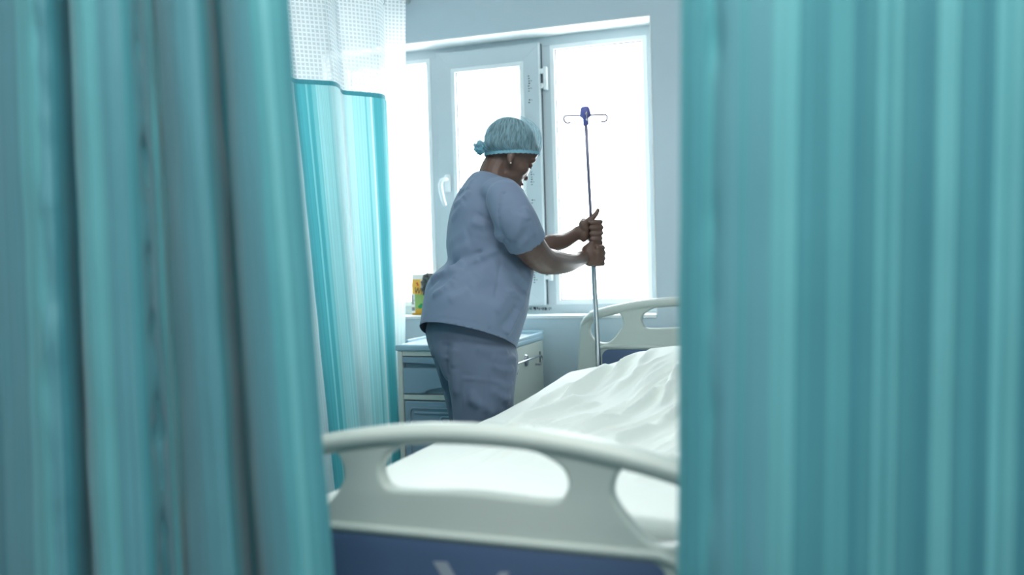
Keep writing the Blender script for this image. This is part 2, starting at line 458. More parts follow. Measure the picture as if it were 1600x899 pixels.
# ------------------------------------------------------------------ curtains
def curtain(name, label, path, stops, trans, zhem=1.80, ztop=2.27, zbot=.12, flare=None, wrinkle=.0025, seams=(), per=8, gain=1.0, origin=None, hem=None, lean=None, zhem_lean=False, creases=(), rough=.45):
    root = thing(name, label, 'curtain', origin or (path[len(path)//2][0], path[len(path)//2][1], 0))
    P = catmull(path, per)
    U = [0.0]
    for a, b in zip(P, P[1:]): U.append(U[-1] + math.hypot(b[0]-a[0], b[1]-a[1]))
    W = U[-1]
    T = []
    for i, p in enumerate(P):
        a, b = P[max(i-1, 0)], P[min(i+1, len(P)-1)]
        d = Vector((b[0]-a[0], b[1]-a[1], 0)).normalized(); T.append(Vector((d.y, -d.x, 0)))
    def at(i, z):
        x, y = P[i][:2]
        if flare:
            cx, k = flare; x = cx + (x-cx)*(1+k*(1.05-z))
        if lean:                                     # table of (share of the width, sideways drift per metre of fall)
            f = U[i]/W
            for (f0, k0), (f1, k1) in zip(lean, lean[1:]):
                if f0 <= f <= f1: x += (k0+(k1-k0)*(f-f0)/(f1-f0))*((1.74 if zhem_lean else 1.05)-z); break
        q = Vector((x, y, z))
        w = noise.noise(Vector((U[i]*7, z*1.6, 3.1)))*wrinkle*2.0 + noise.noise(Vector((U[i]*19, z*7, 8.7)))*wrinkle
        for su, sw, amp in seams:
            su *= W; g = math.exp(-((U[i]-su)/sw)**2)
            w += g*amp*(noise.noise(Vector((su*50, z*16, 1.7))) + .6*noise.noise(Vector((su*50+U[i]*40, z*38, 5.2))))
        for zc, wd, amp in creases:                  # faint fold lines left from packing
            w += amp*math.exp(-((z-zc-.006*noise.noise(Vector((U[i]*9, zc, 4))))/wd)**2)*(.4+noise.noise(Vector((U[i]*14, zc*3, 9))))
        q += T[i]*w
        if z > zhem: q += T[i]*.35*w
        return q
    def panel(z_lo, z_hi, rows, ofs=0.0):
        bm = bmesh.new(); uvl = bm.loops.layers.uv.new('UVMap'); uv2 = bm.loops.layers.uv.new('metres')
        G = [[bm.verts.new(at(i, z_lo+(z_hi-z_lo)*j/rows) + T[i]*ofs) for i in range(len(P))] for j in range(rows+1)]
        for j in range(rows):
            for i in range(len(P)-1):
                f = bm.faces.new((G[j][i], G[j][i+1], G[j+1][i+1], G[j+1][i]))
                for lp, (ii, jj) in zip(f.loops, ((i, j), (i+1, j), (i+1, j+1), (i, j+1))):
                    z = z_lo+(z_hi-z_lo)*jj/rows
                    lp[uvl].uv = (U[ii]/W, z); lp[uv2].uv = (U[ii], z)
        return bm
    cloth = stripe_cloth(name+'_cloth', stops(W) if callable(stops) else stops, trans, rough, W, gain)
    link('fabric_panel', panel(zbot, zhem-.016, 70), cloth, root)
    link('hem_band', panel(zhem-.018, zhem, 2, .0015), hem or M_hemband, root)
    link('net_header', panel(zhem-.002, ztop, 24), M_net, root)
    k = 0; s = .03
    while s < W:
        i = min(range(len(U)), key=lambda q: abs(U[q]-s)); q = at(i, ztop)
        hk = bmesh.new(); tube(hk, [q+Vector((0, 0, -.03)), q+Vector((.006, 0, -.02)), q+Vector((.006, 0, .006)), q+Vector((0, 0, .024))], .0022, 8)
        o = link('hook', hk, M_steel, root); s += .15
    return root
M_hemband = mat('teal_hem', (70, 148, 158), .7, trans=.25)

def rail(label, pts):
    bm = bmesh.new(); tube(bm, pts, .013, 12)
    c = Vector(pts[len(pts)//2])
    o = link('curtain_rail', bm, M_frame, origin=c); tag(o, label, 'rail', 'curtain rails'); 
    return o

# colours of the woven bands; TG also paints grey sheen on fold fronts
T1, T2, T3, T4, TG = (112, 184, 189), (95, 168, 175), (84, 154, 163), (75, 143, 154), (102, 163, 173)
R0 = -.182
Rb = [(-.176, T3), (-.151, T2), (-.136, TG), (-.110, T2), (-.095, TG), (-.068, T1), (-.034, T3), (.003, T2), (.028, T4), (.040, T3), (.060, T1), (.064, T2), (.079, T1), (.086, T3), (.105, T4), (.122, T1), (.149, T3), (.171, T4), (.188, T1), (.198, T2), (.204, T1), (.214, T4), (.27, T1), (.30, T3), (.36, T2), (.42, T1), (.47, T3), (.53, T1)]
rp = [(-.180, -.002), (-.166, -.006), (-.15, -.004), (-.137, .003), (-.12, -.006), (-.09, -.005), (-.05, -.001), (.0, .005), (.05, .002), (.1, -.004), (.15, -.002), (.19, .003), (.24, .002), (.31, -.02), (.40, .02), (.49, -.03), (.6, .02)]
def arc_share(prof, x):
    """Share of the cloth's width at which the drape PROF first passes X (X as read at the rail's depth)."""
    P = catmull([(a*(1.2+d)/1.2, 1.2+d) for a, d in prof], 8); U = [0.0]
    for a, b in zip(P, P[1:]): U.append(U[-1]+math.hypot(b[0]-a[0], b[1]-a[1]))
    for q, u_ in zip(P, U):
        if q[0]*1.2/q[1] >= x: return u_/U[-1]
    return .999
def rstops(W): return [(0.0, T2)]+[(arc_share(rp, x), c) for x, c in Rb]
curtain('privacy_curtain', 'broad flat teal striped curtain filling the right side, beside the blue-inlaid footboard',
        [(x*(1.2+d)/1.2, 1.2+d) for x, d in rp], rstops, .30, seams=((arc_share(rp, -.136), .012, .011),), lean=((0, -.03), (1, -.03)), creases=((1.10, .004, .003), (1.03, .006, .003)), wrinkle=.003, origin=(.2, 1.2, 0), rough=.5)
rail('white curtain rail above the flat right-hand curtain', [(-.25, 1.2, 2.305), (.2, 1.2, 2.305), (.75, 1.2, 2.305)])

lp = [(-1.78, .0), (-1.66, -.03), (-1.58, .02), (-1.495, -.01), (-1.42, .02), (-1.372, -.005), (-1.321, -.02), (-1.277, -.028), (-1.235, -.012), (-1.207, .020), (-1.192, .045),
      (-1.188, .02), (-1.184, -.02), (-1.165, -.034), (-1.138, -.03), (-1.092, -.02), (-1.06, .0), (-1.043, .028), (-1.033, .008), (-1.018, -.006), (-1.006, .026), (-.996, .004), (-.965, -.028), (-.93, -.028), (-.905, -.002), (-.888, .05), (-.880, .09),
      (-.868, .06), (-.868, .01), (-.846, -.026), (-.806, -.034), (-.772, -.016), (-.743, .012)]
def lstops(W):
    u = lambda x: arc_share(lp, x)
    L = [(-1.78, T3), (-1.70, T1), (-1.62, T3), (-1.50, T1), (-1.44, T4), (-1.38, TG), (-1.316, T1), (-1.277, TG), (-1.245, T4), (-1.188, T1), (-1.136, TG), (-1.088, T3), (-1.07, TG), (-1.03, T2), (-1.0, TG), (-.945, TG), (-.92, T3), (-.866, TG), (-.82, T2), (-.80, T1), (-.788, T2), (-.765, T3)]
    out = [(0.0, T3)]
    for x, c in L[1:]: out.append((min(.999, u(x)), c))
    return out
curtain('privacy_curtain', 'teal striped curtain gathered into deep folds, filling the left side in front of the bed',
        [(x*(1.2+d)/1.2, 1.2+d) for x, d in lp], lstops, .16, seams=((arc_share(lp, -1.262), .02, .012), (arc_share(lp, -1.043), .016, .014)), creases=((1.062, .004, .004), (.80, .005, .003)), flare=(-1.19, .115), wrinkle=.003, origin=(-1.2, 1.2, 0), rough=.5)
rail('white curtain rail above the gathered left-hand curtain', [(-1.85, 1.2, 2.305), (-1.3, 1.2, 2.305), (-.68, 1.2, 2.305)])

fp = [(-1.86, 1.9), (-1.78, 2.02), (-1.86, 2.15), (-1.77, 2.3), (-1.86, 2.45), (-1.78, 2.6), (-1.795, 2.74), (-1.845, 2.86), (-1.885, 2.98), (-1.862, 3.025), (-1.815, 3.075), (-1.79, 3.105), (-1.795, 3.16), (-1.835, 3.25), (-1.838, 3.29), (-1.80, 3.34), (-1.755, 3.40), (-1.742, 3.44), (-1.765, 3.51), (-1.825, 3.61), (-1.826, 3.64), (-1.79, 3.68), (-1.768, 3.70)]
FT1, FT2, FT3, FT4 = (168, 226, 228), (128, 206, 210), (88, 180, 188), (222, 243, 243)  # FT4: window light on folds and backlit end, put into stripe colour
FT5 = (192, 232, 233)  # silver sheen of the broad fold, painted as a stripe
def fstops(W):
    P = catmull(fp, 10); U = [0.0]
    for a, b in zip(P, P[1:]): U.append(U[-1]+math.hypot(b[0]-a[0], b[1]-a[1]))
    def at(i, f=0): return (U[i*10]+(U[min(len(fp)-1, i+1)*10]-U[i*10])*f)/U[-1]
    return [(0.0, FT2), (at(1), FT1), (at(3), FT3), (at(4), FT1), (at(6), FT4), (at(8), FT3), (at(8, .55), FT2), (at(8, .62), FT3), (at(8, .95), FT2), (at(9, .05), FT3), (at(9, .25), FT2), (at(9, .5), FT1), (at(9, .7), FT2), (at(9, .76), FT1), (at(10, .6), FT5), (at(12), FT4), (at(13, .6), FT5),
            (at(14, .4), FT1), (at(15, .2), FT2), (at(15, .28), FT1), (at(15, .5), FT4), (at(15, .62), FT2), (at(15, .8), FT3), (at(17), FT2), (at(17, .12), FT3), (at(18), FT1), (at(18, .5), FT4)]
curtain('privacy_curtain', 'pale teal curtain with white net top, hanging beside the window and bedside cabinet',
        fp, fstops, .5, zhem=1.80, ztop=2.265, wrinkle=.002, per=10, origin=(-1.82, 2.9, 0), rough=.55, lean=((0, .075), (.60, .075), (.84, .02), (1.0, -.035)), zhem_lean=True, hem=stripe_cloth('far_hem', [(0, (70, 148, 158)), (.86, (214, 232, 234))], .4, .6, 2.0))  # far_hem: pale end carries the backlit strip's glow as colour
rail('white curtain rail over the net-topped curtain, ending by the window', [(-1.82, 1.85, 2.305), (-1.82, 2.8, 2.305), (-1.805, 3.72, 2.305), (-1.805, 3.845, 2.305)])

# ------------------------------------------------------------------ bed
BR = -math.radians(2.15)
bed = thing('hospital_bed', 'cream plastic hospital bed with blue inlaid headboard and footboard', 'bed', (-.592, 1.47, 0), BR)
BM = bed.matrix_basis
def bedobj(name, bm, m, parent=None, smooth=True):
    bm.transform(BM); o = link(name, bm, m, parent or bed, smooth=smooth); return o
def arch(x): return .212 - .36*x*x
def end_board(name, y, zt, face):
    """Moulded end board: arched grip rail, three hand holes, blue inlay. ZT is the inlay's top edge; FACE -1/+1 the outer side."""
    half = [(0, arch(0))] + [(x, arch(x)) for x in (.08, .16, .24, .31, .37)] + [(.405, .146), (.430, .122), (.442, .085), (.447, .03), (.456, -.06), (.462, -.16), (.462, -.26), (.455, -.30), (.43, -.315), (.2, -.315), (0, -.315)]
    half = catmull(half, 4)
    outer = half + [(-x, z) for x, z in reversed(half[1:-1])]
    cen = [(-.11, arch(.11)-.037), (0, arch(0)-.037), (.11, arch(.11)-.037), (.150, .158), (.172, .143), (.181, .122), (.176, .102), (.160, .088), (.11, .087), (0, .091), (-.11, .087), (-.160, .088), (-.176, .102), (-.181, .122), (-.172, .143), (-.150, .158)]
    cen = loop_smooth(list(reversed(cen)), 4)
    tear = [(.258, .112), (.265, .136), (.284, .150), (.33, .137), (.375, .121), (.398, .098), (.400, .070), (.385, .042), (.360, .028), (.320, .029), (.284, .062), (.262, .093)]
    t1 = loop_smooth(list(reversed(tear)), 4); t2 = [(-x, z) for x, z in reversed(t1)]
    bm = plate(outer, [cen, t1, t2], .034, .008)
    # grip rail swelling along the arch, and a lip over the inlay
    rp = [(x, 0, arch(x)-.019) for x in [-.39+.78*k/40 for k in range(41)]]
    t = bmesh.new(); tube(t, [(-.44, 0, .06), (-.432, 0, .098), (-.415, 0, .120)]+rp+[(.415, 0, .120), (.432, 0, .098), (.44, 0, .06)], [.006, .013, .017]+[.0195]*41+[.017, .013, .006], 14)
    for v in t.verts: v.co.y *= 1.35
    merge(bm, t)
    for s in (-1, 1):
        t = bmesh.new(); tube(t, [(-.375, s*.017, -.02), (-.36, s*.017, .004), (-.335, s*.017, .011), (.335, s*.017, .011), (.36, s*.017, .004), (.375, s*.017, -.02)], .0085, 10)
        merge(bm, t)
    bm.transform(Matrix.Translation((0, y, zt)))
    b = bedobj(name, bm, M_abs); autosmooth(b, 50)
    for s in (-1, 1):
        ib = plate(rounded(-.348, -.27, .348, 0, .032), [], .006, .0015)
        ib.transform(Matrix.Translation((0, y+s*.0185, zt)))
        inlay = bedobj('blue_inlay', ib, M_blue, b); autosmooth(inlay, 40); inlay['label'] = 'dark blue inlaid panel'
        if s == face:
            lg = bmesh.new()
            for q in ([(-.074, -.036), (-.046, -.034), (.004, -.115), (-.010, -.132)], [(.074, -.040), (.055, -.042), (.006, -.115), (.012, -.132)], [(-.07, -.15), (.07, -.15), (.07, -.162), (-.07, -.162)]):
                V = [lg.verts.new((x, y+s*.0222, zt+z)) for x, z in q]; V2 = [lg.verts.new((x, y+s*.021, zt+z)) for x, z in q]
                lg.faces.new(V); lg.faces.new(V2[::-1])
                for k in range(4): lg.faces.new((V[k], V2[k], V2[(k+1) % 4], V[(k+1) % 4]))
            bedobj('maker_mark', lg, M_logo, b, smooth=False)['label'] = 'pale printed emblem'
    return b
BL = 2.132
end_board('footboard', 0.0, .582, -1)
end_board('headboard', BL, .706, 1)
fr = bmesh.new()
for s in (-1, 1):
    bedobj('frame_rail', box(bmesh.new(), (s*.41-.02, .03, .34), (s*.41+.02, BL-.03, .40), .006), M_frame)
bedobj('cross_member', box(bmesh.new(), (-.40, .25, .30), (.40, .31, .345), .005), M_frame)
bedobj('cross_member', box(bmesh.new(), (-.40, BL-.31, .30), (.40, BL-.25, .345), .005), M_frame)
bedobj('mattress_platform', box(bmesh.new(), (-.41, .05, .40), (.41, BL-.05, .43), .008), M_frame)
for sx in (-1, 1):
    for yy in (.28, BL-.28):
        lg = bmesh.new(); tube(lg, [(sx*.36, yy, .32), (sx*.37, yy, .12)], .022, 12); box(lg, (sx*.37-.022, yy-.03, .10), (sx*.37+.022, yy+.03, .135), .005)
        leg = bedobj('leg', lg, M_frame)
        w = bmesh.new()
        for dx in (-.018, .018):
            t = bmesh.new(); bmesh.ops.create_cone(t, cap_ends=True, segments=24, radius1=.056, radius2=.056, depth=.02)
            bmesh.ops.bevel(t, geom=[e for e in t.edges if abs(e.verts[0].co.z-e.verts[1].co.z) < 1e-6], offset=.005, segments=2, affect='EDGES')
            merge(w, t, Matrix.Translation((sx*.37+dx, yy, .0565)) @ Matrix.Rotation(math.pi/2, 4, 'Y'))
        bedobj('caster', w, M_rubber, leg)
# sheet drawn over mattress and pillow: a height field folded down over the sides
def seg_d(x, y, a, b):
    ax, ay = a; bx, by = b; dx, dy = bx-ax, by-ay; L2 = dx*dx+dy*dy
    t = max(0, min(1, ((x-ax)*dx+(y-ay)*dy)/L2)); px, py = ax+t*dx, ay+t*dy
    return math.hypot(x-px, y-py), t, (x-px)*dy-(y-py)*dx
FOLDS = [((-.84, 2.25), (-.709, 2.784), .016, .013), ((-.80, 2.74), (-.700, 3.12), .017, .016), ((-.642, 2.2), (-.537, 2.5), .011, .010), ((-.50, 2.08), (-.424, 2.36), .013, .013),
         ((-.424, 2.36), (-.39, 2.65), .013, .013), ((-.37, 1.83), (-.312, 2.02), .010, .009), ((-.860, 2.63), (-.82, 3.02), .012, .009), ((-.763, 2.25), (-.713, 2.46), .008, .006),
         ((-.72, 2.58), (-.66, 2.72), .008, .006), ((-.60, 2.93), (-.575, 3.3), .014, .012), ((-.68, 2.95), (-.63, 3.3), .012, .010), ((-.56, 2.46), (-.49, 2.84), .012, .010), ((-.47, 2.7), (-.45, 3.1), .012, .010),
         ((-.35, 2.2), (-.33, 2.6), .012, .010), ((-.28, 1.9), (-.22, 2.4), .012, .010), ((-.62, 2.5), (-.575, 2.75), .009, .006), ((-.40, 2.75), (-.40, 3.1), .011, .010)]
def sheet_h(x, y):
    h = .618
    px, py = x+.50, y-3.22
    h += .135*math.exp(-(px/.29)**2 * (1.0 if px < 0 else .7)) * math.exp(-((py/.34)**2 if py < 0 else (py/.24)**4))
    h += .012*math.exp(-((y-3.38)/.16)**2)*math.exp(-((x+.86)/.12)**2)
    for a, b, w, amp in FOLDS:
        d, t, sgn = seg_d(x, y, a, b)
        d2 = d/(w*(1.3 if sgn > 0 else .6))
        h += amp*2.7*math.exp(-d2*d2)*min(1, 4*t+.15, 4*(1-t)+.15)*(1 if y < 3.0 else max(.25, 1-(y-3.0)*3.5))
    u = x-.27*y+.05*noise.noise(Vector((x*2.2, y*2.2, 7.7)))       # long drawn pleats running from the foot up to the pillow
    m = max(0, min(1, (y-1.75)/.5))*max(0, min(1, (3.25-y)/.35+.12))*max(0, min(1, (x+.88)/.14))
    for fq, am, sd in ((11, .019, 1.3), (21, .011, 4.2), (36, .004, 8.1)):
        n = noise.noise(Vector((u*fq, y*1.5*(fq/11)**.5, sd)))
        h += m*am*max(0, 1-abs(n)*3.2)**1.6*max(0, min(1, .55+1.6*noise.noise(Vector((x*4, y*2.6, sd+3)))))
    h += .004*noise.noise(Vector((x*6, y*3, .3))) + .0022*noise.noise(Vector((x*16+y*7, y*5, 2.3)))
    return h
X0, X1, Y0, Y1, RR = -.960, -.115, 1.522, 3.478, .038
def fold_axis(lo, hi, n, drop, m):
    """(position, fall) samples from the hanging edge over a rounded corner, across, and down the other side."""
    out = []
    for k in range(m): out.append((lo, RR+drop*(1-k/m)))
    for k in range(6):
        a = math.pi/2*k/6; out.append((lo+RR*(1-math.cos(a)), RR*(1-math.sin(a))))
    for k in range(n+1): out.append((lo+RR+(hi-lo-2*RR)*k/n, 0))
    for k in range(1, 7):
        a = math.pi/2*(6-k)/6; out.append((hi-RR*(1-math.cos(a)), RR*(1-math.sin(a))))
    for k in range(1, m+1): out.append((hi, RR+drop*k/m))
    return out
AX = fold_axis(X0, X1, 120, .135, 5); AY = fold_axis(Y0, Y1, 230, .135, 5)
bm = bmesh.new(); G = []
for y, fy in AY:
    row = []
    for x, fx in AX:
        if x < -.5: x -= .026*max(0, min(1, (2.55-y)/.9))          # hangs a little wider towards the foot
        fall = max(fx, fy) if min(fx, fy) > RR*.98 else min(RR+.135, math.hypot(max(fx, 0), max(fy, 0))) if max(fx, fy) <= RR else max(fx, fy)
        h = sheet_h(x, y)
        w = .004*noise.noise(Vector((y*9, x*9, fall*3)))*min(1, fall/.06)
        row.append(bm.verts.new((x-w if fx > 0 and x < -.5 else x+w, y, max(.436, h-fall) if fall > .1 else h-fall)))
    G.append(row)
for a, b in zip(G, G[1:]):
    for k in range(len(a)-1): bm.faces.new((a[k], a[k+1], b[k+1], b[k]))
sh = link('bed_sheet', bm, M_sheet, origin=(-.54, 2.5, .43))
tag(sh, 'rumpled white sheet drawn over mattress and pillow on the hospital bed', 'bed sheet')

# ------------------------------------------------------------------ drip stand held by the nurse
stand = thing('drip_pole', 'slim steel drip pole with violet hook head, held by the nurse', 'drip pole', (-.868, 3.545, .40))
def onpole(z): 
    t = (z-.668)/(1.645-.668); return Vector((-.861+.024*t, 3.53-.21*t, z))
b = bmesh.new(); tube(b, [onpole(.405), onpole(.7), onpole(1.0), onpole(1.138)], .0102, 16); lo = link('lower_tube', b, M_steel, stand)
b = bmesh.new(); tube(b, [onpole(1.13), onpole(1.4), onpole(1.64)], .0062, 14); link('upper_tube', b, M_pole, stand)
b = bmesh.new(); tube(b, [onpole(1.128), onpole(1.132), onpole(1.152), onpole(1.158)], [.012, .0145, .0145, .010], 16); link('clamp_collar', b, M_steel, stand)
b = bmesh.new(); tube(b, [onpole(1.588), onpole(1.592), onpole(1.612), onpole(1.616), onpole(1.622), onpole(1.650), onpole(1.656)], [.008, .0105, .0105, .015, .0225, .0165, .012], 20)
hub = link('hook_hub', b, M_violet, stand); hub['label'] = 'violet plastic hub'
for ang in (19, 109, 199, 289):
    d = Vector((math.cos(math.radians(ang)), math.sin(math.radians(ang)), 0)); c = onpole(1.624)
    pts = [c+d*.012, c+d*.05+Vector((0, 0, .001)), c+d*.074+Vector((0, 0, .0005)), c+d*.081+Vector((0, 0, -.004)), c+d*.082+Vector((0, 0, -.014)), c+d*.076+Vector((0, 0, -.024)), c+d*.066+Vector((0, 0, -.027)), c+d*.058+Vector((0, 0, -.024))]
    b = bmesh.new(); tube(b, [Vector(q) for q in catmull([tuple(p) for p in pts], 3)], .0032, 8); link('hook', b, M_pole, stand)

# ------------------------------------------------------------------ bedside cabinet
CX0, CX1, CY0, CY1 = -1.643, -1.167, 3.27, 3.785
cab = thing('bedside_cabinet', 'cream bedside cabinet with grey-blue drawer and door, under the window', 'cabinet', (-1.405, 3.53, 0))
bm = bmesh.new()                                     # carcass with real openings between posts and rails
box(bm, (CX0+.006, CY0+.008, .05), (CX0+.028, CY0+.05, .728), .004); box(bm, (CX1-.028, CY0+.008, .05), (CX1-.006, CY0+.05, .728), .004)
box(bm, (CX0+.028, CY0+.010, .706), (CX1-.028, CY0+.05, .728), .002); box(bm, (CX0+.028, CY0+.010, .528), (CX1-.028, CY0+.05, .550), .003)
box(bm, (CX0+.028, CY0+.010, .05), (CX1-.028, CY0+.05, .085), .003)
box(bm, (CX0+.004, CY0+.045, .05), (CX0+.03, CY1-.006, .728), .004); box(bm, (CX1-.03, CY0+.045, .05), (CX1-.004, CY1-.006, .728), .004)
box(bm, (CX0+.03, CY1-.03, .05), (CX1-.03, CY1-.008, .728), .002); box(bm, (CX0+.03, CY0+.05, .05), (CX1-.03, CY1-.03, .07), .002)
box(bm, (CX0+.03, CY0+.05, .70), (CX1-.03, CY1-.03, .726), .002)
link('carcass', bm, M_abs, cab, smooth=False)
bm = box(bmesh.new(), (CX0, CY0, .728), (CX1, CY1, .752), .006, 3)
top = link('worktop', bm, M_cabtop, cab); autosmooth(top, 40); top['label'] = 'pale blue top with a raised rim'
M_topglare = mat('glare_white_top', (226, 234, 238), .16, spec=.6)  # window reflection on the cabinet top, put into a whiter colour
link('top_glare_surface', box(bmesh.new(), (CX0+.012, CY0+.012, .7505), (CX1-.012, CY1-.013, .7535), .001), M_topglare, top, smooth=False)
bm = bmesh.new()
box(bm, (CX0, CY1-.014, .748), (CX1, CY1, .768), .004, 3); box(bm, (CX0, CY0+.10, .748), (CX0+.014, CY1-.012, .764), .004, 3); box(bm, (CX1-.014, CY0+.10, .748), (CX1, CY1-.012, .764), .004, 3)
autosmooth(link('rim', bm, M_cabtop, top), 40)
DX0, DX1 = CX0+.031, CX1-.031
def panel_poly(pts, y0, y1, bev=.002):
    b = bmesh.new(); F = [b.verts.new((x, y0, z)) for x, z in pts]; Bk = [b.verts.new((x, y1, z)) for x, z in pts]
    b.faces.new(F); b.faces.new(Bk[::-1]); n = len(pts)
    for k in range(n): b.faces.new((F[k], Bk[k], Bk[(k+1) % n], F[(k+1) % n]))
    bmesh.ops.recalc_face_normals(b, faces=b.faces)
    bmesh.ops.bevel(b, geom=[e for e in b.edges if all(abs(v.co.y-y0) < 1e-6 for v in e.verts)], offset=bev, segments=2, affect='EDGES')
    return b
# drawer: upper grip lip dipping in the middle, main face with an arched finger recess below
xc = (DX0+DX1)/2
lipz = lambda x: .679 - .006*math.exp(-((x-xc)/.09)**2) if abs(x-xc) < .17 else .679
pts = [(DX1, .703), (DX0, .703)] + [(DX0+(DX1-DX0)*k/24, lipz(DX0+(DX1-DX0)*k/24)) for k in range(25)]
drw = link('drawer', panel_poly(pts, CY0+.004, CY0+.03), M_cabblue, cab, smooth=False)
arc = lambda x: .5535 + (.026*math.sqrt(max(0, 1-((x-xc)/.115)**2)) if abs(x-xc) < .115 else 0)
pts = [(DX1, .658), (DX0, .658)] + [(DX0+(DX1-DX0)*k/40, arc(DX0+(DX1-DX0)*k/40)) for k in range(41)]
b = panel_poly(pts, CY0+.004, CY0+.03, .004); box(b, (DX0, CY0+.028, .655), (DX1, CY0+.04, .684)); box(b, (DX0, CY0+.024, .553), (DX1, CY0+.045, .60))
link('drawer_face', b, M_cabblue, drw, smooth=False)
# door with stepped embossing and a knob plate
b = bmesh.new(); box(b, (DX0+.002, CY0+.006, .088), (DX1-.002, CY0+.03, .524), .004)
door = link('cabinet_door', b, M_cabblue, cab, smooth=False)
b = plate(rounded(DX0+.024, .11, DX1-.024, .500, .02), [rounded(DX0+.031, .117, DX1-.031, .493, .017)[::-1]], .014, .003)
b.transform(Matrix.Translation((0, CY0+.006, 0))); link('embossed_rim', b, M_cabblue, door, smooth=False)
b = bmesh.new(); box(b, (DX0+.045, CY0-.001, .473), (DX1-.045, CY0+.008, .482), .003); link('embossed_bar', b, M_cabblue, door, smooth=False)
b = plate(rounded(xc-.05, .42, xc+.05, .468, .016), [rounded(xc-.042, .428, xc+.042, .46, .012)[::-1]], .012, .003)
b.transform(Matrix.Translation((0, CY0+.006, 0))); link('handle', b, M_cabblue, door, smooth=False)
# towel rail and hook plate on the side panel
b = bmesh.new(); x = CX1-.004
rp = [(x, 3.66, .632), (x+.022, 3.665, .632), (x+.026, 3.672, .650), (x+.026, 3.668, .668), (x+.026, 3.655, .672), (x+.026, 3.36, .672), (x+.026, 3.347, .668), (x+.026, 3.343, .650), (x+.022, 3.347, .632), (x, 3.352, .632)]
tube(b, rp, .0045, 10); link('towel_rail', b, M_steel, cab)
b = bmesh.new(); t = bmesh.new(); bmesh.ops.create_cone(t, cap_ends=True, segments=28, radius1=.024, radius2=.021, depth=.008)
merge(b, t, Matrix.Translation((x+.004, 3.53, .664)) @ Matrix.Rotation(math.pi/2, 4, 'Y') @ Matrix.Diagonal((1.1, .75, 1, 1)))
link('hook_plate', b, M_steel, cab, smooth=False)
b = bmesh.new(); box(b, (x-.001, 3.722, .632), (x+.004, 3.730, .682), .002); link('slot_trim', b, M_seal, cab, smooth=False)
for px in (CX0+.05, CX1-.05):
    for py in (CY0+.05, CY1-.05):
        b = bmesh.new(); tube(b, [(px, py, .055), (px, py, .036)], .012, 10); t = bmesh.new(); bmesh.ops.create_cone(t, cap_ends=True, segments=20, radius1=.022, radius2=.022, depth=.018)
        merge(b, t, Matrix.Translation((px, py, .0222)) @ Matrix.Rotation(math.pi/2, 4, 'Y')); link('caster', b, M_rubber, cab, smooth=False)

# ------------------------------------------------------------------ things on the sill
def pack_mat():
    m = mat('printed_pack', (240, 180, 60), .4); nt = m.node_tree; N = nt.nodes; L = nt.links; b = N['Principled BSDF']
    tc = N.new('ShaderNodeTexCoord'); sp = N.new('ShaderNodeSeparateXYZ'); L.new(tc.outputs['Object'], sp.inputs[0])
    mr = N.new('ShaderNodeMapRange'); mr.inputs[1].default_value = 0; mr.inputs[2].default_value = .2; L.new(sp.outputs['Z'], mr.inputs[0])
    cr = N.new('ShaderNodeValToRGB'); cr.color_ramp.interpolation = 'CONSTANT'; e = cr.color_ramp.elements
    e[0].position = 0; e[0].color = lin((206, 160, 44)); e[1].position = .15; e[1].color = lin((150, 186, 110))
    k = e.new(.50); k.color = lin((246, 190, 84)); k = e.new(.86); k.color = lin((240, 240, 232))
    L.new(mr.outputs[0], cr.inputs[0]); L.new(cr.outputs[0], b.inputs['Base Color']); return m
pk = bmesh.new(); rings = []
for k in range(13):
    t = k/12; z = OZ0+.001+.198*t
    hw = .036*(1-.05*t); hd = .024*(1-.88*max(0, (t-.72)/.28)**1.2)*(1-.12*(1-t)**8)
    ring = []
    for a in range(28):
        an = 2*math.pi*a/28; ca, sa = math.cos(an), math.sin(an)
        ring.append(pk.verts.new((-1.846+hw*math.copysign(abs(ca)**.55, ca), 3.952+hd*.8*math.copysign(abs(sa)**.55, sa)+.001*noise.noise(Vector((ca*3, sa*3, t*5))), z)))
    rings.append(ring)
skin_rings(pk, rings)
pack = link('food_packet', pk, pack_mat(), origin=(-1.846, 3.952, OZ0)); tag(pack, 'yellow and green printed food packet standing on the window sill', 'packet')
tm = text_mesh('Whi', .040, .0004); tm.transform(Matrix.Translation((-1.832, 3.9315, .945)) @ Matrix.Rotation(math.radians(8), 4, 'Y') @ Matrix.Rotation(math.pi/2, 4, 'X') @ Matrix.Diagonal((.8, 1.1, 1, 1)))
link('lettering', tm, M_dark, pack, smooth=False)
b = bmesh.new(); box(b, (-1.878, 3.9318, .842), (-1.860, 3.9338, .935)); lb = link('info_strip', b, mat('white_print', (235, 238, 235), .5), pack, smooth=False)
b = bmesh.new()
for k in range(6): box(b, (-1.8765, 3.9311, .885+k*.0075), (-1.8765+random.uniform(.008, .014), 3.9319, .8885+k*.0075))
for k in range(6): box(b, (-1.876+k*.0026, 3.9311, .852), (-1.8745+k*.0026, 3.9319, .870))
o = link('small_print', b, M_dark, pack, smooth=False); o['kind'] = 'stuff'
b = bmesh.new(); ellipsoid(b, (-1.832, 3.932, .872), (.012, .001, .009)); ellipsoid(b, (-1.826, 3.932, .881), (.008, .001, .007)); link('green_motif', b, mat('green_print', (20, 140, 80), .5), pack)
b = bmesh.new(); ellipsoid(b, (-1.846, 3.9345, .985), (.005, .001, .004)); ellipsoid(b, (-1.842, 3.9335, .977), (.004, .001, .004)); link('red_motif', b, mat('red_print', (200, 50, 40), .5), pack)
bg_ = bmesh.new(); bmesh.ops.create_icosphere(bg_, subdivisions=5, radius=1.0)
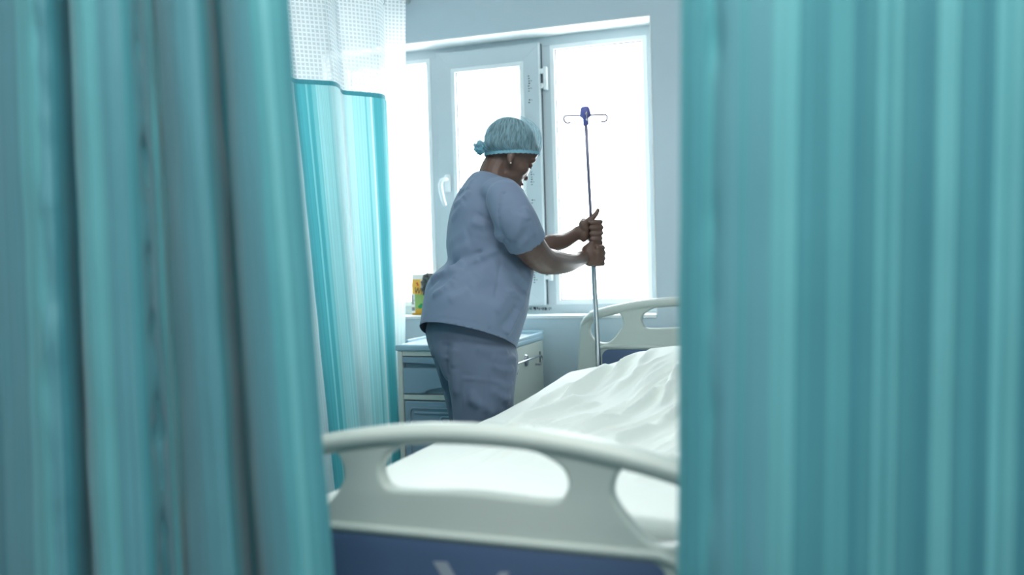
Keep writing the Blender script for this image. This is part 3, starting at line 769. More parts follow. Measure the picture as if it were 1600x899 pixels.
for v in bg_.verts:
    n = v.co.normalized(); t = (n.z+1)/2
    w = 1.0 if t > .62 else .32+.68*(t/.62)**2
    cr = 1+.25*noise.noise(n*3.1+Vector((4, 1, 2)))+.30*(.5-abs(noise.noise(n*5.0)*2))+.14*(.5-abs(noise.noise(n*11.0)*2))
    v.co = Vector((-1.764+.034*(1-t)+.050*n.x*w*cr, 3.888+.030*n.y*w*cr, OZ0+.104+.100*n.z*(1+.10*noise.noise(n*7))))
    v.co.z = max(v.co.z, OZ0+.0005)
M_bag = mat('dark_film', (72, 78, 74), .25, spec=.6, trans=.15, var=.3, vscale=30)
bag = link('plastic_bag', bg_, M_bag, origin=(-1.768, 3.888, OZ0)); tag(bag, 'crumpled dark plastic bag on the window sill behind the nurse', 'bag')
# ------------------------------------------------------------------ the nurse
V = Vector((-.327, .945, 0))                        # horizontal direction the torso's depth is measured along
PB = Vector((-1.13, 2.86, 0))                       # point on the floor between her feet
def ring_verts(bm, spec, n=40, ex=2.3, lift=False):
    c, a, h = Vector(spec[0]), Vector(spec[1]), spec[2]; R = []
    d = V*h - Vector((0, 0, max(0, min(1, (1.0-c.z)/.18))*(.055 if lift else 0)))
    for k in range(n):
        t = 2*math.pi*k/n; ca, sa = math.cos(t), math.sin(t)
        R.append(bm.verts.new(c + a*math.copysign(abs(ca)**(2/ex), ca) + d*math.copysign(abs(sa)**(2/ex), sa)))
    return R
def loft(bm, specs, n=40, ex=2.3, per=4, lift=False):
    flat = [tuple(c)+tuple(a)+(h,) for c, a, h in specs]
    flat = catmull(flat, per)
    skin_rings(bm, [ring_verts(bm, ((f[0:3]), (f[3:6]), f[6]), n, ex, lift) for f in flat])
def tube_s(bm, P, n=18, per=5, ends=2):
    Q = catmull([tuple(p)+(r,) for p, r in P], per)
    tube(bm, [q[:3] for q in Q], [q[3] for q in Q], n)
    for p, r in (P[0], P[-1])[:ends]: ellipsoid(bm, p, (r, r, r), None, 14, 10)

TORSO = [((-1.077, 2.970, 1.381), (0.037, 0.012, -0.016), 0.058), ((-1.077, 2.960, 1.369), (0.069, 0.023, -0.023), 0.115), ((-1.079, 2.950, 1.322), (0.102, 0.035, -0.026), 0.145),
         ((-1.089, 2.930, 1.260), (0.120, 0.041, -0.026), 0.150), ((-1.095, 2.920, 1.189), (0.130, 0.044, -0.026), 0.150), ((-1.094, 2.910, 1.118), (0.134, 0.046, -0.022), 0.148),
         ((-1.080, 2.900, 1.066), (0.141, 0.048, -0.020), 0.150), ((-1.099, 2.885, 1.032), (0.157, 0.054, -0.020), 0.160), ((-1.117, 2.875, 0.988), (0.167, 0.057, -0.025), 0.172),
         ((-1.125, 2.865, 0.931), (0.167, 0.057, -0.028), 0.190), ((-1.138, 2.855, 0.868), (0.162, 0.055, -0.030), 0.195), ((-1.151, 2.850, 0.817), (0.156, 0.053, -0.041), 0.198)]
PELVIS = [((-1.132, 2.860, 0.930), (0.130, 0.045, -0.017), 0.155), ((-1.140, 2.860, 0.895), (0.130, 0.045, -0.017), 0.160), ((-1.148, 2.860, 0.835), (0.142, 0.049, -0.024), 0.168),
          ((-1.140, 2.860, 0.791), (0.146, 0.050, -0.024), 0.180), ((-1.131, 2.860, 0.749), (0.140, 0.048, -0.022), 0.182)]
NEARLEG = [((-1.120, 2.795, 0.820), (0.122, 0.042, -0.020), 0.105), ((-1.106, 2.790, 0.773), (0.131, 0.045, -0.020), 0.108), ((-1.087, 2.780, 0.723), (0.123, 0.042, -0.007), 0.100), ((-1.079, 2.775, 0.668), (0.107, 0.037, -0.004), 0.098),
           ((-1.074, 2.770, 0.624), (0.099, 0.034, -0.004), 0.095), ((-1.075, 2.770, 0.542), (0.092, 0.032, 0), 0.090), ((-1.079, 2.770, 0.40), (0.080, 0.028, 0), 0.082), ((-1.084, 2.770, 0.22), (0.076, 0.027, 0), 0.080), ((-1.088, 2.770, 0.055), (0.078, 0.027, 0), 0.082)]
FARLEG = [((-1.205, 2.945, 0.820), (0.120, 0.041, -0.015), 0.100), ((-1.211, 2.950, 0.784), (0.120, 0.041, -0.015), 0.100), ((-1.209, 2.960, 0.714), (0.103, 0.035, -0.008), 0.100), ((-1.196, 2.970, 0.609), (0.092, 0.032, -0.004), 0.095),
          ((-1.185, 2.970, 0.502), (0.083, 0.029, 0), 0.090), ((-1.182, 2.970, 0.38), (0.077, 0.027, 0), 0.082), ((-1.184, 2.970, 0.22), (0.075, 0.026, 0), 0.080), ((-1.186, 2.970, 0.055), (0.077, 0.027, 0), 0.082)]
RARM = [((-0.968, 2.765, 1.268), .048), ((-0.932, 2.750, 1.209), .054), ((-0.907, 2.800, 1.131), .053), ((-0.895, 2.895, 1.084), .0475), ((-0.884, 2.975, 1.073), .0445), ((-0.876, 3.130, 1.067), .037), ((-0.877, 3.280, 1.073), .0285), ((-0.874, 3.345, 1.083), .029)]
RSLEEVE = [((-0.974, 2.770, 1.281), .066), ((-0.937, 2.752, 1.216), .071), ((-0.910, 2.795, 1.133), .067)]
LARM = [((-1.064, 3.100, 1.290), .060), ((-1.057, 3.180, 1.193), .052), ((-1.032, 3.260, 1.109), .045), ((-0.985, 3.310, 1.142), .036), ((-0.948, 3.360, 1.151), .031), ((-0.917, 3.400, 1.171), .026), ((-0.901, 3.415, 1.183), .027)]
LSLEEVE = [((-1.076, 3.080, 1.304), .070), ((-1.064, 3.170, 1.206), .066), ((-1.050, 3.210, 1.158), .060)]

# head frame: facing to the right and a little away, chin dropped
ca, sa = math.cos(math.radians(20)), math.sin(math.radians(20))
Rh, Fh = Vector((.945, .327, 0)), V
HF0 = Rh*ca + Fh*sa; HL = Fh*ca - Rh*sa
cp, sp_ = math.cos(math.radians(33)), math.sin(math.radians(33))
HF = HF0*cp - Vector((0, 0, 1))*sp_; HU = HF0*sp_ + Vector((0, 0, 1))*cp
HC = Vector((-1.026, 3.0, 1.488))
HM = Matrix(((HF.x, HL.x, HU.x, HC.x), (HF.y, HL.y, HU.y, HC.y), (HF.z, HL.z, HU.z, HC.z), (0, 0, 0, 1)))
def hp(x, y, z): return HM @ Vector((x, y, z))

body = bmesh.new()
# trunk, legs and feet under the clothes
shr = lambda specs, k, dh: [(c, tuple(Vector(a)*k), h-dh) for c, a, h in specs]
loft(body, shr(TORSO[1:9], .86, .022) + shr(PELVIS[1:4], .86, .022))
for LG in (NEARLEG, FARLEG):
    loft(body, [(c, tuple(Vector(a)*(.80 if c[2] > .5 else .66)), (h*.84 if c[2] > .5 else h*.64)) for c, a, h in LG])
    c = Vector(LG[-1][0]); ellipsoid(body, c+HF0*.045+Vector((0, 0, -.005)), (.105, .040, .036), Matrix.Translation(c+HF0*.045) @ Matrix.Rotation(math.atan2(HF0.y, HF0.x), 4, 'Z') @ Matrix.Translation(-(c+HF0*.045)))
tube_s(body, RARM); tube_s(body, LARM)
tube_s(body, [((-1.085, 2.970, 1.347), .064), ((-1.080, 2.974, 1.392), .057), ((-1.062, 2.983, 1.430), .055), ((-1.042, 2.994, 1.468), .058)])
# head, smoothed by itself first
head = bmesh.new()
for c, ax in (((0, 0, 0), (.096, .076, .090)), ((.030, 0, -.045), (.066, .066, .070)), ((.052, 0, -.085), (.046, .052, .050)), ((.072, 0, -.118), (.026, .030, .026)), ((.042, 0, -.100), (.050, .050, .040)),
              ((.076, 0, .016), (.024, .052, .034)), ((.083, 0, -.058), (.020, .034, .036)),
              ((.093, 0, -.048), (.013, .011, .026)), ((.104, 0, -.070), (.0125, .0125, .0115)), ((.097, -.010, -.074), (.009, .008, .008)), ((.097, .010, -.074), (.009, .008, .008)),
              ((.060, -.040, -.060), (.030, .026, .028)), ((.060, .040, -.060), (.030, .026, .028)), ((.085, -.030, -.012), (.012, .026, .012)), ((.085, .030, -.012), (.012, .026, .012)),
              ((.095, 0, -.098), (.012, .023, .0075)), ((.092, 0, -.110), (.012, .020, .0080))):
    ellipsoid(head, c, ax, HM)
hm = evaluated(head, [('REMESH', dict(mode='VOXEL', voxel_size=.003)), ('SMOOTH', dict(factor=.5, iterations=18))])
body.from_mesh(hm); bpy.data.meshes.remove(hm)
for s in (-1, 1):                                   # ears
    E_ = HM @ Matrix.Translation((.000, s*.0735, -.056)) @ Matrix.Rotation(s*.35, 4, 'Z') @ Matrix.Rotation(-.25, 4, 'Y')
    ellipsoid(body, (0, 0, 0), (.0135, .0065, .0235), E_); ellipsoid(body, (.003, 0, -.021), (.008, .006, .009), E_)
# hands closed round the pole.  Local axes at the pole: U to the right as the photo shows it, W away, Z up the pole
def grip(base_z, fingers, wrist, palm, thumb, side):
    c0 = onpole(base_z)
    P = lambda u, w, z: onpole(base_z+z) + Rh*u + Fh*w
    for k, (z, rad, sc) in enumerate(fingers):
        Q = [P(u*sc, w*sc, z+dz) for u, w, dz in side]
        Q = [Vector(q) for q in catmull([tuple(q) for q in Q], 4)]
        n = len(Q)
        tube(body, Q, [rad*(1.08-.22*i/(n-1)) for i in range(n)], 12)
        ellipsoid(body, Q[-1], (rad*.86,)*3, None, 10, 8)
        ellipsoid(body, Q[0], (rad*1.08,)*3, None, 10, 8)
    for (u, w, z), ax, ang in palm:
        M = Matrix.Translation(P(u, w, z)) @ Matrix(((Rh.x, Fh.x, 0, 0), (Rh.y, Fh.y, 0, 0), (0, 0, 1, 0), (0, 0, 0, 1))) @ Matrix.Rotation(math.radians(ang), 4, 'Y')
        ellipsoid(body, (0, 0, 0), ax, M)
    T = [P(*q[:3]) for q in thumb]; R = [q[3] for q in thumb]
    Q = catmull([tuple(t)+(r,) for t, r in zip(T, R)], 4)
    tube(body, [q[:3] for q in Q], [q[3] for q in Q], 12); ellipsoid(body, Q[-1][:3], (Q[-1][3],)*3, None, 10, 8)
    W = [P(*q[:3]) for q in wrist]
    Q = catmull([tuple(t)+(q[3],) for t, q in zip(W, wrist)], 4)
    tube(body, [q[:3] for q in Q], [q[3] for q in Q], 16)
# left (upper) hand: palm towards the camera side, fingers come round from behind, tips facing us, thumb up
grip(1.185, [(.038, .0105, 1.0), (.0165, .0108, 1.04), (-.0050, .0105, 1.0), (-.0255, .0095, .92)],
     [(-.052, .012, -.004, .026), (-.030, .016, .004, .026)],
     [((-.022, .018, .012), (.026, .020, .044), -12), ((-.030, .002, -.012), (.020, .018, .028), 10), ((-.026, .004, .022), (.020, .017, .028), -35)],
     [(-.030, .006, .015, .017), (-.012, .000, .040, .014), (.008, -.002, .056, .0115), (.022, .002, .070, .0100), (.030, .005, .084, .0080)],
     [(-.012, .036, 0), (.018, .034, .001), (.036, .014, 0), (.034, -.012, -.001), (.016, -.024, -.002), (-.004, -.024, -.002)])
# right (lower) hand: back of the hand faces us, fingers go round the far side, thumb laid over the top
grip(1.092, [(.030, .0108, 1.0), (.009, .0110, 1.04), (-.0125, .0108, 1.0), (-.033, .0096, .94)],
     [(-.050, -.035, -.010, .027), (-.028, -.030, -.004, .028)],
     [((-.014, -.028, .000), (.034, .021, .043), 0), ((.010, -.027, -.002), (.022, .017, .041), 0), ((-.022, -.018, .018), (.024, .020, .026), -20)],
     [(-.022, -.010, .030, .0155), (-.004, -.018, .046, .0125), (.014, -.012, .050, .0112), (.030, -.002, .050, .0100), (.036, .004, .050, .0080)],
     [(.016, -.030, 0), (.034, -.022, 0), (.040, .002, 0), (.028, .024, 0), (.006, .028, 0), (-.010, .022, 0)])
me = evaluated(body, [('REMESH', dict(mode='VOXEL', voxel_size=.0032, use_smooth_shade=True)), ('SMOOTH', dict(factor=.5, iterations=3))])
person = link('person', me, M_skin, origin=PB)
person.matrix_basis = Matrix.Translation(PB)
tag(person, 'person in slate blue scrubs and bouffant cap bending forward, both hands gripping the drip pole', 'person')

# clothes: built as solids, fused, opened at the hems and given thickness, then creased along real fold lines
def crease(me, lines, gain):
    """Push the cloth out along fold lines (amp > 0) or in along seams (amp < 0), plus a little all-over unevenness."""
    n = len(me.vertices); co = np.empty(n*3); me.vertices.foreach_get('co', co); co = co.reshape(-1, 3)
    no = np.empty(n*3); me.vertices.foreach_get('normal', no); no = no.reshape(-1, 3)
    off = np.array([.0013*noise.noise(Vector(p)*9) + .0008*noise.noise(Vector(p)*22) for p in co])
    for a, b_, w, amp in lines:
        if w >= .007: w *= 1.5
        a, b_ = np.array(a), np.array(b_); d = b_-a
        t = np.clip((co-a) @ d/(d @ d), 0, 1); q = np.linalg.norm(co-(a+t[:, None]*d), axis=1)
        off += gain*amp*np.exp(-(q/w)**2)*np.minimum(1, np.minimum(5*t+.25, 5*(1-t)+.25))
    co = co + no*off[:, None]
    me.vertices.foreach_set('co', co.ravel()); me.update()
def cloth_mesh(build, voxel, cuts, smooth, lines, thick, gain):
    b = bmesh.new(); build(b)
    me = evaluated(b, [('REMESH', dict(mode='VOXEL', voxel_size=voxel, use_smooth_shade=True)), ('SMOOTH', dict(factor=.5, iterations=smooth))])
    crease(me, lines, gain)
    b = bmesh.new(); b.from_mesh(me); bpy.data.meshes.remove(me)
    for c, n, r in cuts:                             # open an end: drop what lies beyond the plane, near its centre
        c, n = Vector(c), Vector(n).normalized()
        if r < .1:                                   # sleeve: only the end disc goes
            kill = [f for f in b.faces if (f.calc_center_median()-c).length < r and abs((f.calc_center_median()-c).dot(n)) < .014 and f.normal.dot(n) > .55]
            bmesh.ops.delete(b, geom=kill, context='FACES'); continue
        near = [f for f in b.faces if (f.calc_center_median()-c).length < r]
        geom = list({v for f in near for v in f.verts})+list({e for f in near for e in f.edges})+near
        res = bmesh.ops.bisect_plane(b, geom=geom, plane_co=c, plane_no=n, dist=1e-6)
        kill = [f for f in b.faces if (f.calc_center_median()-c).length < r*1.05 and (f.calc_center_median()-c).dot(n) > 1e-5]
        bmesh.ops.delete(b, geom=kill, context='FACES')
    return evaluated_keep(b, [('SOLIDIFY', dict(thickness=thick, offset=-1.0))])
def evaluated_keep(bm, mods):
    return evaluated(bm, mods)
TOP_FOLDS = [((-1.239, 2.744, 1.023), (-1.167, 2.729, 1.054), 0.0100, 0.0090), ((-1.167, 2.729, 1.054), (-1.115, 2.755, 1.082), 0.0100, 0.0090), ((-1.207, 2.736, 1.053), (-1.154, 2.767, 1.079), 0.0069, -0.0100), ((-1.154, 2.767, 1.079), (-1.077, 2.765, 1.108), 0.0069, -0.0100), ((-1.077, 2.765, 1.108), (-0.962, 2.716, 1.150), 0.0069, -0.0100), ((-1.193, 2.734, 1.035), (-1.127, 2.720, 1.060), 0.0090, 0.0070), ((-1.127, 2.720, 1.060), (-1.063, 2.756, 1.091), 0.0090, 0.0070), ((-1.063, 2.756, 1.091), (-1.000, 2.795, 1.123), 0.0090, 0.0070), ((-1.213, 2.691, 0.976), (-1.169, 2.688, 0.994), 0.0080, 0.0070), ((-1.169, 2.688, 0.994), (-1.139, 2.703, 1.027), 0.0080, 0.0070), ((-1.139, 2.703, 1.027), (-1.116, 2.727, 1.059), 0.0080, 0.0070), ((-1.235, 2.732, 0.998), (-1.193, 2.733, 1.031), 0.0070, -0.0050), ((-1.193, 2.733, 1.031), (-1.176, 2.733, 1.052), 0.0070, -0.0050), ((-1.145, 2.695, 1.002), (-1.073, 2.720, 1.037), 0.0140, 0.0040), ((-1.073, 2.720, 1.037), (-1.012, 2.769, 1.073), 0.0140, 0.0040), ((-1.144, 2.668, 0.957), (-1.078, 2.699, 0.992), 0.0140, 0.0050), ((-1.078, 2.699, 0.992), (-1.031, 2.739, 1.036), 0.0140, 0.0050), ((-1.178, 2.775, 1.103), (-1.095, 2.755, 1.139), 0.0140, 0.0040), ((-1.095, 2.755, 1.139), (-0.994, 2.729, 1.177), 0.0140, 0.0040), ((-1.183, 2.783, 1.146), (-1.108, 2.762, 1.181), 0.0140, 0.0030), ((-1.108, 2.762, 1.181), (-1.037, 2.786, 1.215), 0.0140, 0.0030), ((-1.124, 2.808, 1.325), (-1.106, 2.829, 1.362), 0.0100, 0.0050), ((-1.177, 2.814, 1.272), (-1.130, 2.792, 1.294), 0.0090, 0.0060), ((-1.130, 2.792, 1.294), (-1.108, 2.801, 1.319), 0.0090, 0.0060), ((-1.167, 2.836, 1.307), (-1.138, 2.826, 1.325), 0.0060, -0.0050), ((-1.187, 2.806, 1.222), (-1.152, 2.785, 1.256), 0.0100, 0.0040), ((-1.152, 2.785, 1.256), (-1.123, 2.785, 1.276), 0.0100, 0.0040), ((-1.097, 2.766, 1.217), (-1.042, 2.769, 1.192), 0.0100, 0.0060), ((-1.042, 2.769, 1.192), (-0.965, 2.714, 1.155), 0.0100, 0.0060), ((-1.081, 2.780, 1.242), (-1.034, 2.786, 1.213), 0.0069, -0.0050), ((-1.034, 2.786, 1.213), (-0.959, 2.708, 1.171), 0.0069, -0.0050), ((-1.084, 2.758, 1.174), (-1.030, 2.765, 1.164), 0.0080, 0.0050), ((-1.030, 2.765, 1.164), (-0.968, 2.725, 1.147), 0.0080, 0.0050), ((-0.956, 2.711, 1.302), (-0.969, 2.697, 1.265), 0.0060, -0.0060), ((-0.969, 2.697, 1.265), (-0.971, 2.692, 1.224), 0.0060, -0.0060), ((-0.971, 2.692, 1.224), (-0.962, 2.706, 1.175), 0.0060, -0.0060), ((-0.962, 2.706, 1.175), (-0.946, 2.718, 1.138), 0.0060, -0.0060), ((-0.931, 2.702, 1.141), (-0.904, 2.688, 1.176), 0.0120, 0.0050), ((-0.904, 2.688, 1.176), (-0.888, 2.695, 1.226), 0.0120, 0.0050), ((-0.860, 2.734, 1.159), (-0.872, 2.709, 1.206), 0.0100, 0.0050), ((-0.872, 2.709, 1.206), (-0.891, 2.707, 1.253), 0.0100, 0.0050), ((-0.925, 2.719, 1.120), (-0.883, 2.714, 1.152), 0.0080, 0.0040), ((-0.998, 2.787, 1.089), (-1.004, 2.753, 1.014), 0.0038, -0.0035), ((-1.004, 2.753, 1.014), (-1.007, 2.712, 0.912), 0.0038, -0.0035), ((-1.007, 2.712, 0.912), (-1.017, 2.712, 0.879), 0.0038, -0.0035), ((-1.017, 2.713, 0.891), (-1.021, 2.706, 0.855), 0.0040, -0.0190), ((-1.007, 2.748, 0.989), (-0.964, 2.770, 0.967), 0.0038, -0.0030), ((-0.964, 2.770, 0.967), (-0.934, 2.823, 0.938), 0.0038, -0.0030), ((-0.963, 2.773, 0.988), (-0.946, 2.793, 0.963), 0.0080, 0.0060), ((-0.946, 2.793, 0.963), (-0.934, 2.818, 0.952), 0.0080, 0.0060), ((-0.955, 2.800, 1.044), (-0.935, 2.818, 1.015), 0.0090, 0.0060), ((-0.935, 2.818, 1.015), (-0.923, 2.848, 1.001), 0.0090, 0.0060), ((-0.965, 2.788, 1.012), (-0.949, 2.819, 0.986), 0.0060, -0.0040), ((-0.949, 2.819, 0.986), (-0.935, 2.843, 0.972), 0.0060, -0.0040), ((-0.982, 2.759, 0.838), (-0.957, 2.780, 0.876), 0.0090, 0.0060), ((-0.957, 2.780, 0.876), (-0.945, 2.801, 0.914), 0.0090, 0.0060), ((-0.991, 2.737, 0.865), (-0.967, 2.772, 0.900), 0.0100, -0.0040), ((-0.967, 2.772, 0.900), (-0.954, 2.788, 0.932), 0.0100, -0.0040), ((-0.996, 2.717, 0.912), (-0.980, 2.738, 0.952), 0.0120, 0.0040), ((-0.980, 2.738, 0.952), (-0.961, 2.776, 0.988), 0.0120, 0.0040), ((-0.925, 2.872, 1.035), (-0.936, 2.845, 0.978), 0.0090, 0.0050), ((-0.936, 2.845, 0.978), (-0.942, 2.817, 0.922), 0.0090, 0.0050), ((-1.247, 2.701, 0.893), (-1.164, 2.658, 0.900), 0.0035, -0.0022), ((-1.164, 2.658, 0.900), (-1.112, 2.660, 0.896), 0.0035, -0.0022), ((-1.112, 2.660, 0.896), (-1.051, 2.681, 0.881), 0.0035, -0.0022), ((-1.051, 2.681, 0.881), (-1.027, 2.714, 0.868), 0.0035, -0.0022), ((-1.012, 2.710, 0.865), (-0.987, 2.748, 0.847), 0.0035, -0.0022), ((-0.987, 2.748, 0.847), (-0.975, 2.821, 0.811), 0.0035, -0.0022)]
TROUSER_FOLDS = [((-1.164, 2.689, 0.831), (-1.137, 2.688, 0.816), 0.0040, -0.0030), ((-1.137, 2.688, 0.816), (-1.117, 2.690, 0.818), 0.0040, -0.0030), ((-1.117, 2.690, 0.818), (-1.103, 2.700, 0.834), 0.0040, -0.0030), ((-1.101, 2.675, 0.716), (-1.104, 2.672, 0.604), 0.0040, 0.0035), ((-1.101, 2.675, 0.716), (-1.027, 2.700, 0.706), 0.0040, -0.0035), ((-1.027, 2.700, 0.706), (-0.977, 2.733, 0.694), 0.0040, -0.0035), ((-1.100, 2.671, 0.706), (-1.025, 2.696, 0.696), 0.0040, 0.0030), ((-1.025, 2.696, 0.696), (-0.977, 2.720, 0.685), 0.0040, 0.0030), ((-1.026, 2.698, 0.716), (-1.027, 2.689, 0.572), 0.0045, -0.0035), ((-1.158, 2.690, 0.820), (-1.163, 2.688, 0.768), 0.0100, -0.0100), ((-1.163, 2.688, 0.768), (-1.163, 2.699, 0.704), 0.0100, -0.0100), ((-1.163, 2.699, 0.704), (-1.238, 2.891, 0.564), 0.0100, -0.0100), ((-1.126, 2.677, 0.801), (-1.134, 2.669, 0.739), 0.0100, 0.0060), ((-1.134, 2.669, 0.739), (-1.131, 2.677, 0.644), 0.0100, 0.0060), ((-1.011, 2.707, 0.742), (-0.974, 2.727, 0.724), 0.0090, 0.0060), ((-0.974, 2.727, 0.724), (-0.953, 2.768, 0.725), 0.0090, 0.0060), ((-1.016, 2.711, 0.767), (-0.978, 2.740, 0.758), 0.0080, 0.0060), ((-0.978, 2.740, 0.758), (-0.965, 2.811, 0.756), 0.0080, 0.0060), ((-0.995, 2.709, 0.684), (-0.967, 2.732, 0.669), 0.0080, 0.0050), ((-0.967, 2.732, 0.669), (-0.959, 2.761, 0.674), 0.0080, 0.0050), ((-1.086, 2.665, 0.637), (-1.044, 2.669, 0.623), 0.0100, 0.0050), ((-1.044, 2.669, 0.623), (-1.002, 2.701, 0.582), 0.0100, 0.0050), ((-1.009, 2.696, 0.665), (-0.982, 2.711, 0.639), 0.0090, 0.0050), ((-0.982, 2.711, 0.639), (-0.962, 2.746, 0.627), 0.0090, 0.0050), ((-1.060, 2.697, 0.799), (-1.013, 2.716, 0.783), 0.0100, 0.0050), ((-1.013, 2.716, 0.783), (-0.978, 2.775, 0.785), 0.0100, 0.0050), ((-1.076, 2.671, 0.667), (-1.049, 2.668, 0.606), 0.0100, 0.0050), ((-1.049, 2.668, 0.606), (-1.046, 2.680, 0.563), 0.0100, 0.0050), ((-0.987, 2.717, 0.621), (-0.982, 2.748, 0.584), 0.0090, -0.0050), ((-0.982, 2.748, 0.584), (-0.977, 2.759, 0.562), 0.0090, -0.0050), ((-1.224, 2.714, 0.797), (-1.271, 2.867, 0.713), 0.0070, 0.0050), ((-1.271, 2.867, 0.713), (-1.263, 2.886, 0.632), 0.0070, 0.0050)]
hem_c = Vector(TORSO[-1][0]); hem_n = (V*TORSO[-1][2]-Vector((0, 0, .055))).cross(Vector(TORSO[-1][1]))
if hem_n.z > 0: hem_n = -hem_n
ext = lambda s, k: tuple(Vector(s[0])+Vector((-.008, 0, -.045))*k)
def build_top(b):
    loft(b, TORSO + [(ext(TORSO[-1], 1), TORSO[-1][1], TORSO[-1][2])], 48, 2.25, 4, True)
    d = (Vector(RSLEEVE[2][0])-Vector(RSLEEVE[1][0])).normalized()
    tube_s(b, RSLEEVE, 24, 5, 1); d = (Vector(LSLEEVE[2][0])-Vector(LSLEEVE[1][0])).normalized()
    tube_s(b, LSLEEVE, 24, 5, 1)
    ellipsoid(b, (-1.020, 2.850, 1.310), (.070, .082, .054)); ellipsoid(b, (-1.075, 3.03, 1.32), (.075, .09, .055))
rs_d = (Vector(RSLEEVE[2][0])-Vector(RSLEEVE[1][0])).normalized(); ls_d = (Vector(LSLEEVE[2][0])-Vector(LSLEEVE[1][0])).normalized()
me = cloth_mesh(build_top, .0062, [(hem_c, hem_n, .30), (RSLEEVE[2][0], rs_d, .082), (LSLEEVE[2][0], ls_d, .08)], 6, TOP_FOLDS, .0028, 1.7)
top_ = link('scrub_top', me, M_scrub, person)
def build_tr(b):
    loft(b, PELVIS); loft(b, NEARLEG+[(tuple(Vector(NEARLEG[-1][0])-Vector((0, 0, .03))), NEARLEG[-1][1], NEARLEG[-1][2])]); loft(b, FARLEG+[(tuple(Vector(FARLEG[-1][0])-Vector((0, 0, .03))), FARLEG[-1][1], FARLEG[-1][2])])
me = cloth_mesh(build_tr, .0068, [((NEARLEG[-1][0][0], NEARLEG[-1][0][1], .06), (0, 0, -1), .16), ((FARLEG[-1][0][0], FARLEG[-1][0][1], .06), (0, 0, -1), .16)], 5, TROUSER_FOLDS, .0025, 1.7)
tr_ = link('trousers', me, M_trouser, person)
for LG in (NEARLEG, FARLEG):                        # clogs
    c = Vector(LG[-1][0]); c.z = 0; b = bmesh.new(); rings = []
    for x, w, h in ((-.095, .020, .03), (-.085, .036, .055), (-.05, .042, .066), (.0, .043, .074), (.05, .047, .076), (.10, .049, .066), (.14, .044, .050), (.165, .028, .034), (.172, .014, .024)):
        rings.append([b.verts.new(c + HF0*(x+.02) + HL*(w*math.cos(2*math.pi*k/20)) + Vector((0, 0, max(.001, h/2+h/2*math.sin(2*math.pi*k/20)*1.0)))) for k in range(20)])
    skin_rings(b, rings); link('shoe', b, M_shoe, person)

# hair cap under the bouffant cap
b = bmesh.new(); ellipsoid(b, (-.006, 0, .003), (.0965, .0775, .0900), HM, 32, 24)
kill = [v for v in b.verts if (v.co-HC).z < -.034 - .012*((v.co-HC).dot(HF0) > .06)]
bmesh.ops.delete(b, geom=kill, context='VERTS')
link('hair', b, M_hair, person)
# bouffant cap: gathered band, puffed crown with pleats, a tuft behind
CZ = Vector((0, 0, 1)); CC = HC + Vector((0, 0, .002)) - HF0*.002
prof = [(-.035, -.094, .101, .083), (-.030, -.096, .103, .085), (-.024, -.108, .107, .088), (-.010, -.122, .111, .092), (.010, -.122, .112, .095), (.030, -.115, .109, .096), (.050, -.104, .103, .092), (.068, -.088, .089, .082), (.084, -.067, .068, .066), (.096, -.040, .044, .044), (.1015, -.016, .020, .020), (.1025, -.003, .006, .006)]
prof = catmull(prof, 5); NC = 128
b = bmesh.new(); uvl = b.loops.layers.uv.new('UVMap'); rings = []
for z, xb, xf, yw in prof:
    r = []
    for k in range(NC):
        t = 2*math.pi*k/NC; c, s = math.cos(t), math.sin(t)
        xm, xr = (xf+xb)/2, (xf-xb)/2
        g = max(0, min(1, (z+.035)/.03)) * max(0, min(1, (.10-z)/.06))
        m = 1 + g*(.022*noise.noise(Vector((c*5, s*5, z*9))) + .030*noise.noise(Vector((c*2.4, s*2.4, z*14+7))) + (.014*noise.noise(Vector((t*9, 0, z*18)))))
        q = CC + HF0*(xm+xr*c*m) + HL*(yw*s*m) + CZ*(z + .004*g*noise.noise(Vector((c*4, s*4, 2))))
        back = max(0, -c)**6
        q += (-HF0*.012 + CZ*(-.004))*back*max(0, 1-abs(z)/.03)*(1+.8*noise.noise(Vector((t*10, z*50, 1))))
        r.append(b.verts.new(q))
    rings.append(r)
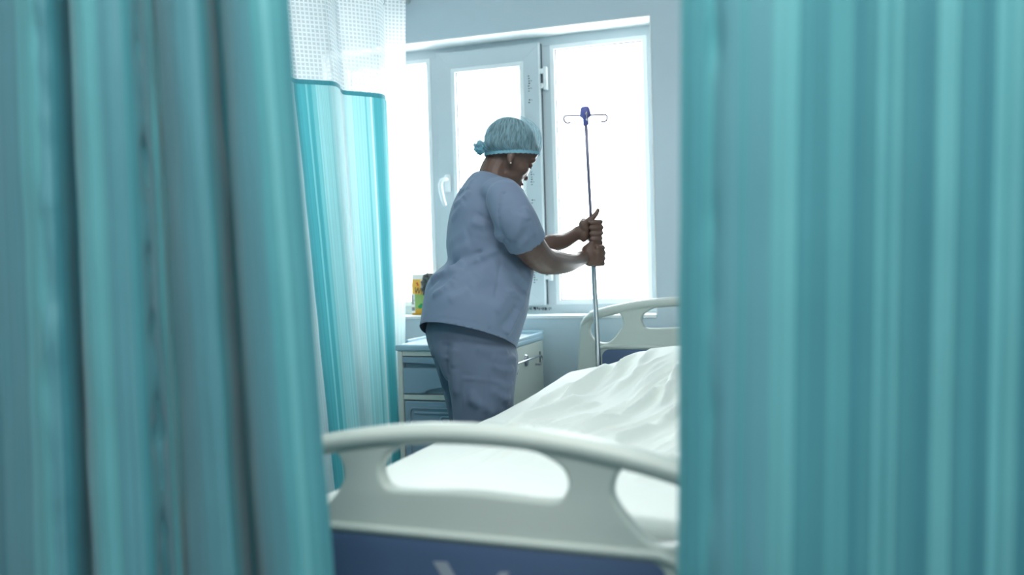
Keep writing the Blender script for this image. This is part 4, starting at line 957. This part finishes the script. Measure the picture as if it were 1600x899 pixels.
for j in range(len(rings)-1):
    for k in range(NC):
        f = b.faces.new((rings[j][k], rings[j][(k+1) % NC], rings[j+1][(k+1) % NC], rings[j+1][k]))
        for lp, (kk, jj) in zip(f.loops, ((k, j), (k+1, j), (k+1, j+1), (k, j+1))): lp[uvl].uv = (kk/NC, jj/len(rings)*1.0)
f = b.faces.new(rings[-1])
cap = link('bouffant_cap', b, M_cap, person); cap['label'] = 'pale blue see-through bouffant cap'
b = bmesh.new(); NBD = 160; rr = []
for j in range(5):
    z = -.040+.0125*j/4; r = []
    for k in range(NBD):
        t = 2*math.pi*k/NBD; c, s = math.cos(t), math.sin(t)
        m = 1+.006*math.sin(t*52)+(.006 if j in (1, 2, 3) else .003)
        r.append(b.verts.new(CC + HF0*(.0035+.0985*c*m) + HL*(.0845*s*m) + CZ*(z+.001*math.sin(t*31))))
    rr.append(r)
skin_rings(b, rr, False); link('elastic_band', b, M_capband, cap)
b = bmesh.new()                                     # crumpled tuft at the back
bmesh.ops.create_icosphere(b, subdivisions=4, radius=1)
for v in b.verts:
    n = v.co.normalized(); m = 1+.35*noise.noise(n*2.6)+.25*noise.noise(n*6)
    v.co = CC - HF0*.112 + CZ*-.014 + HF0*(.020*n.x*m) + HL*(.034*n.y*m) + CZ*(.022*n.z*m)
link('tuft', b, M_capband, cap)
# closed eyes, brows, lips, earring
for s in (-1, 1):
    b = bmesh.new(); ellipsoid(b, (.0865, s*.031, -.032), (.010, .014, .0085), HM); link('eyelid', b, M_skin, person)
    b = bmesh.new(); tube(b, [hp(.0945, s*.018, -.036), hp(.0965, s*.029, -.039), hp(.092, s*.041, -.037)], [.0010, .0019, .0010], 8); link('eyelash', b, M_hair, person)
    b = bmesh.new(); tube(b, [hp(.0955, s*.014, -.014), hp(.0955, s*.030, -.009), hp(.086, s*.046, -.013)], [.0012, .0016, .0008], 8); link('eyebrow', b, M_hair, person)
    b = bmesh.new(); ellipsoid(b, (.010, s*.083, -.080), (.0032, .0032, .0032), HM, 12, 8); link('earring', b, M_pearl, person)
b = bmesh.new(); ellipsoid(b, (.0985, 0, -.0985), (.0110, .020, .0055), HM); ellipsoid(b, (.0955, 0, -.1085), (.0115, .018, .0065), HM); link('lips', b, M_lip, person)
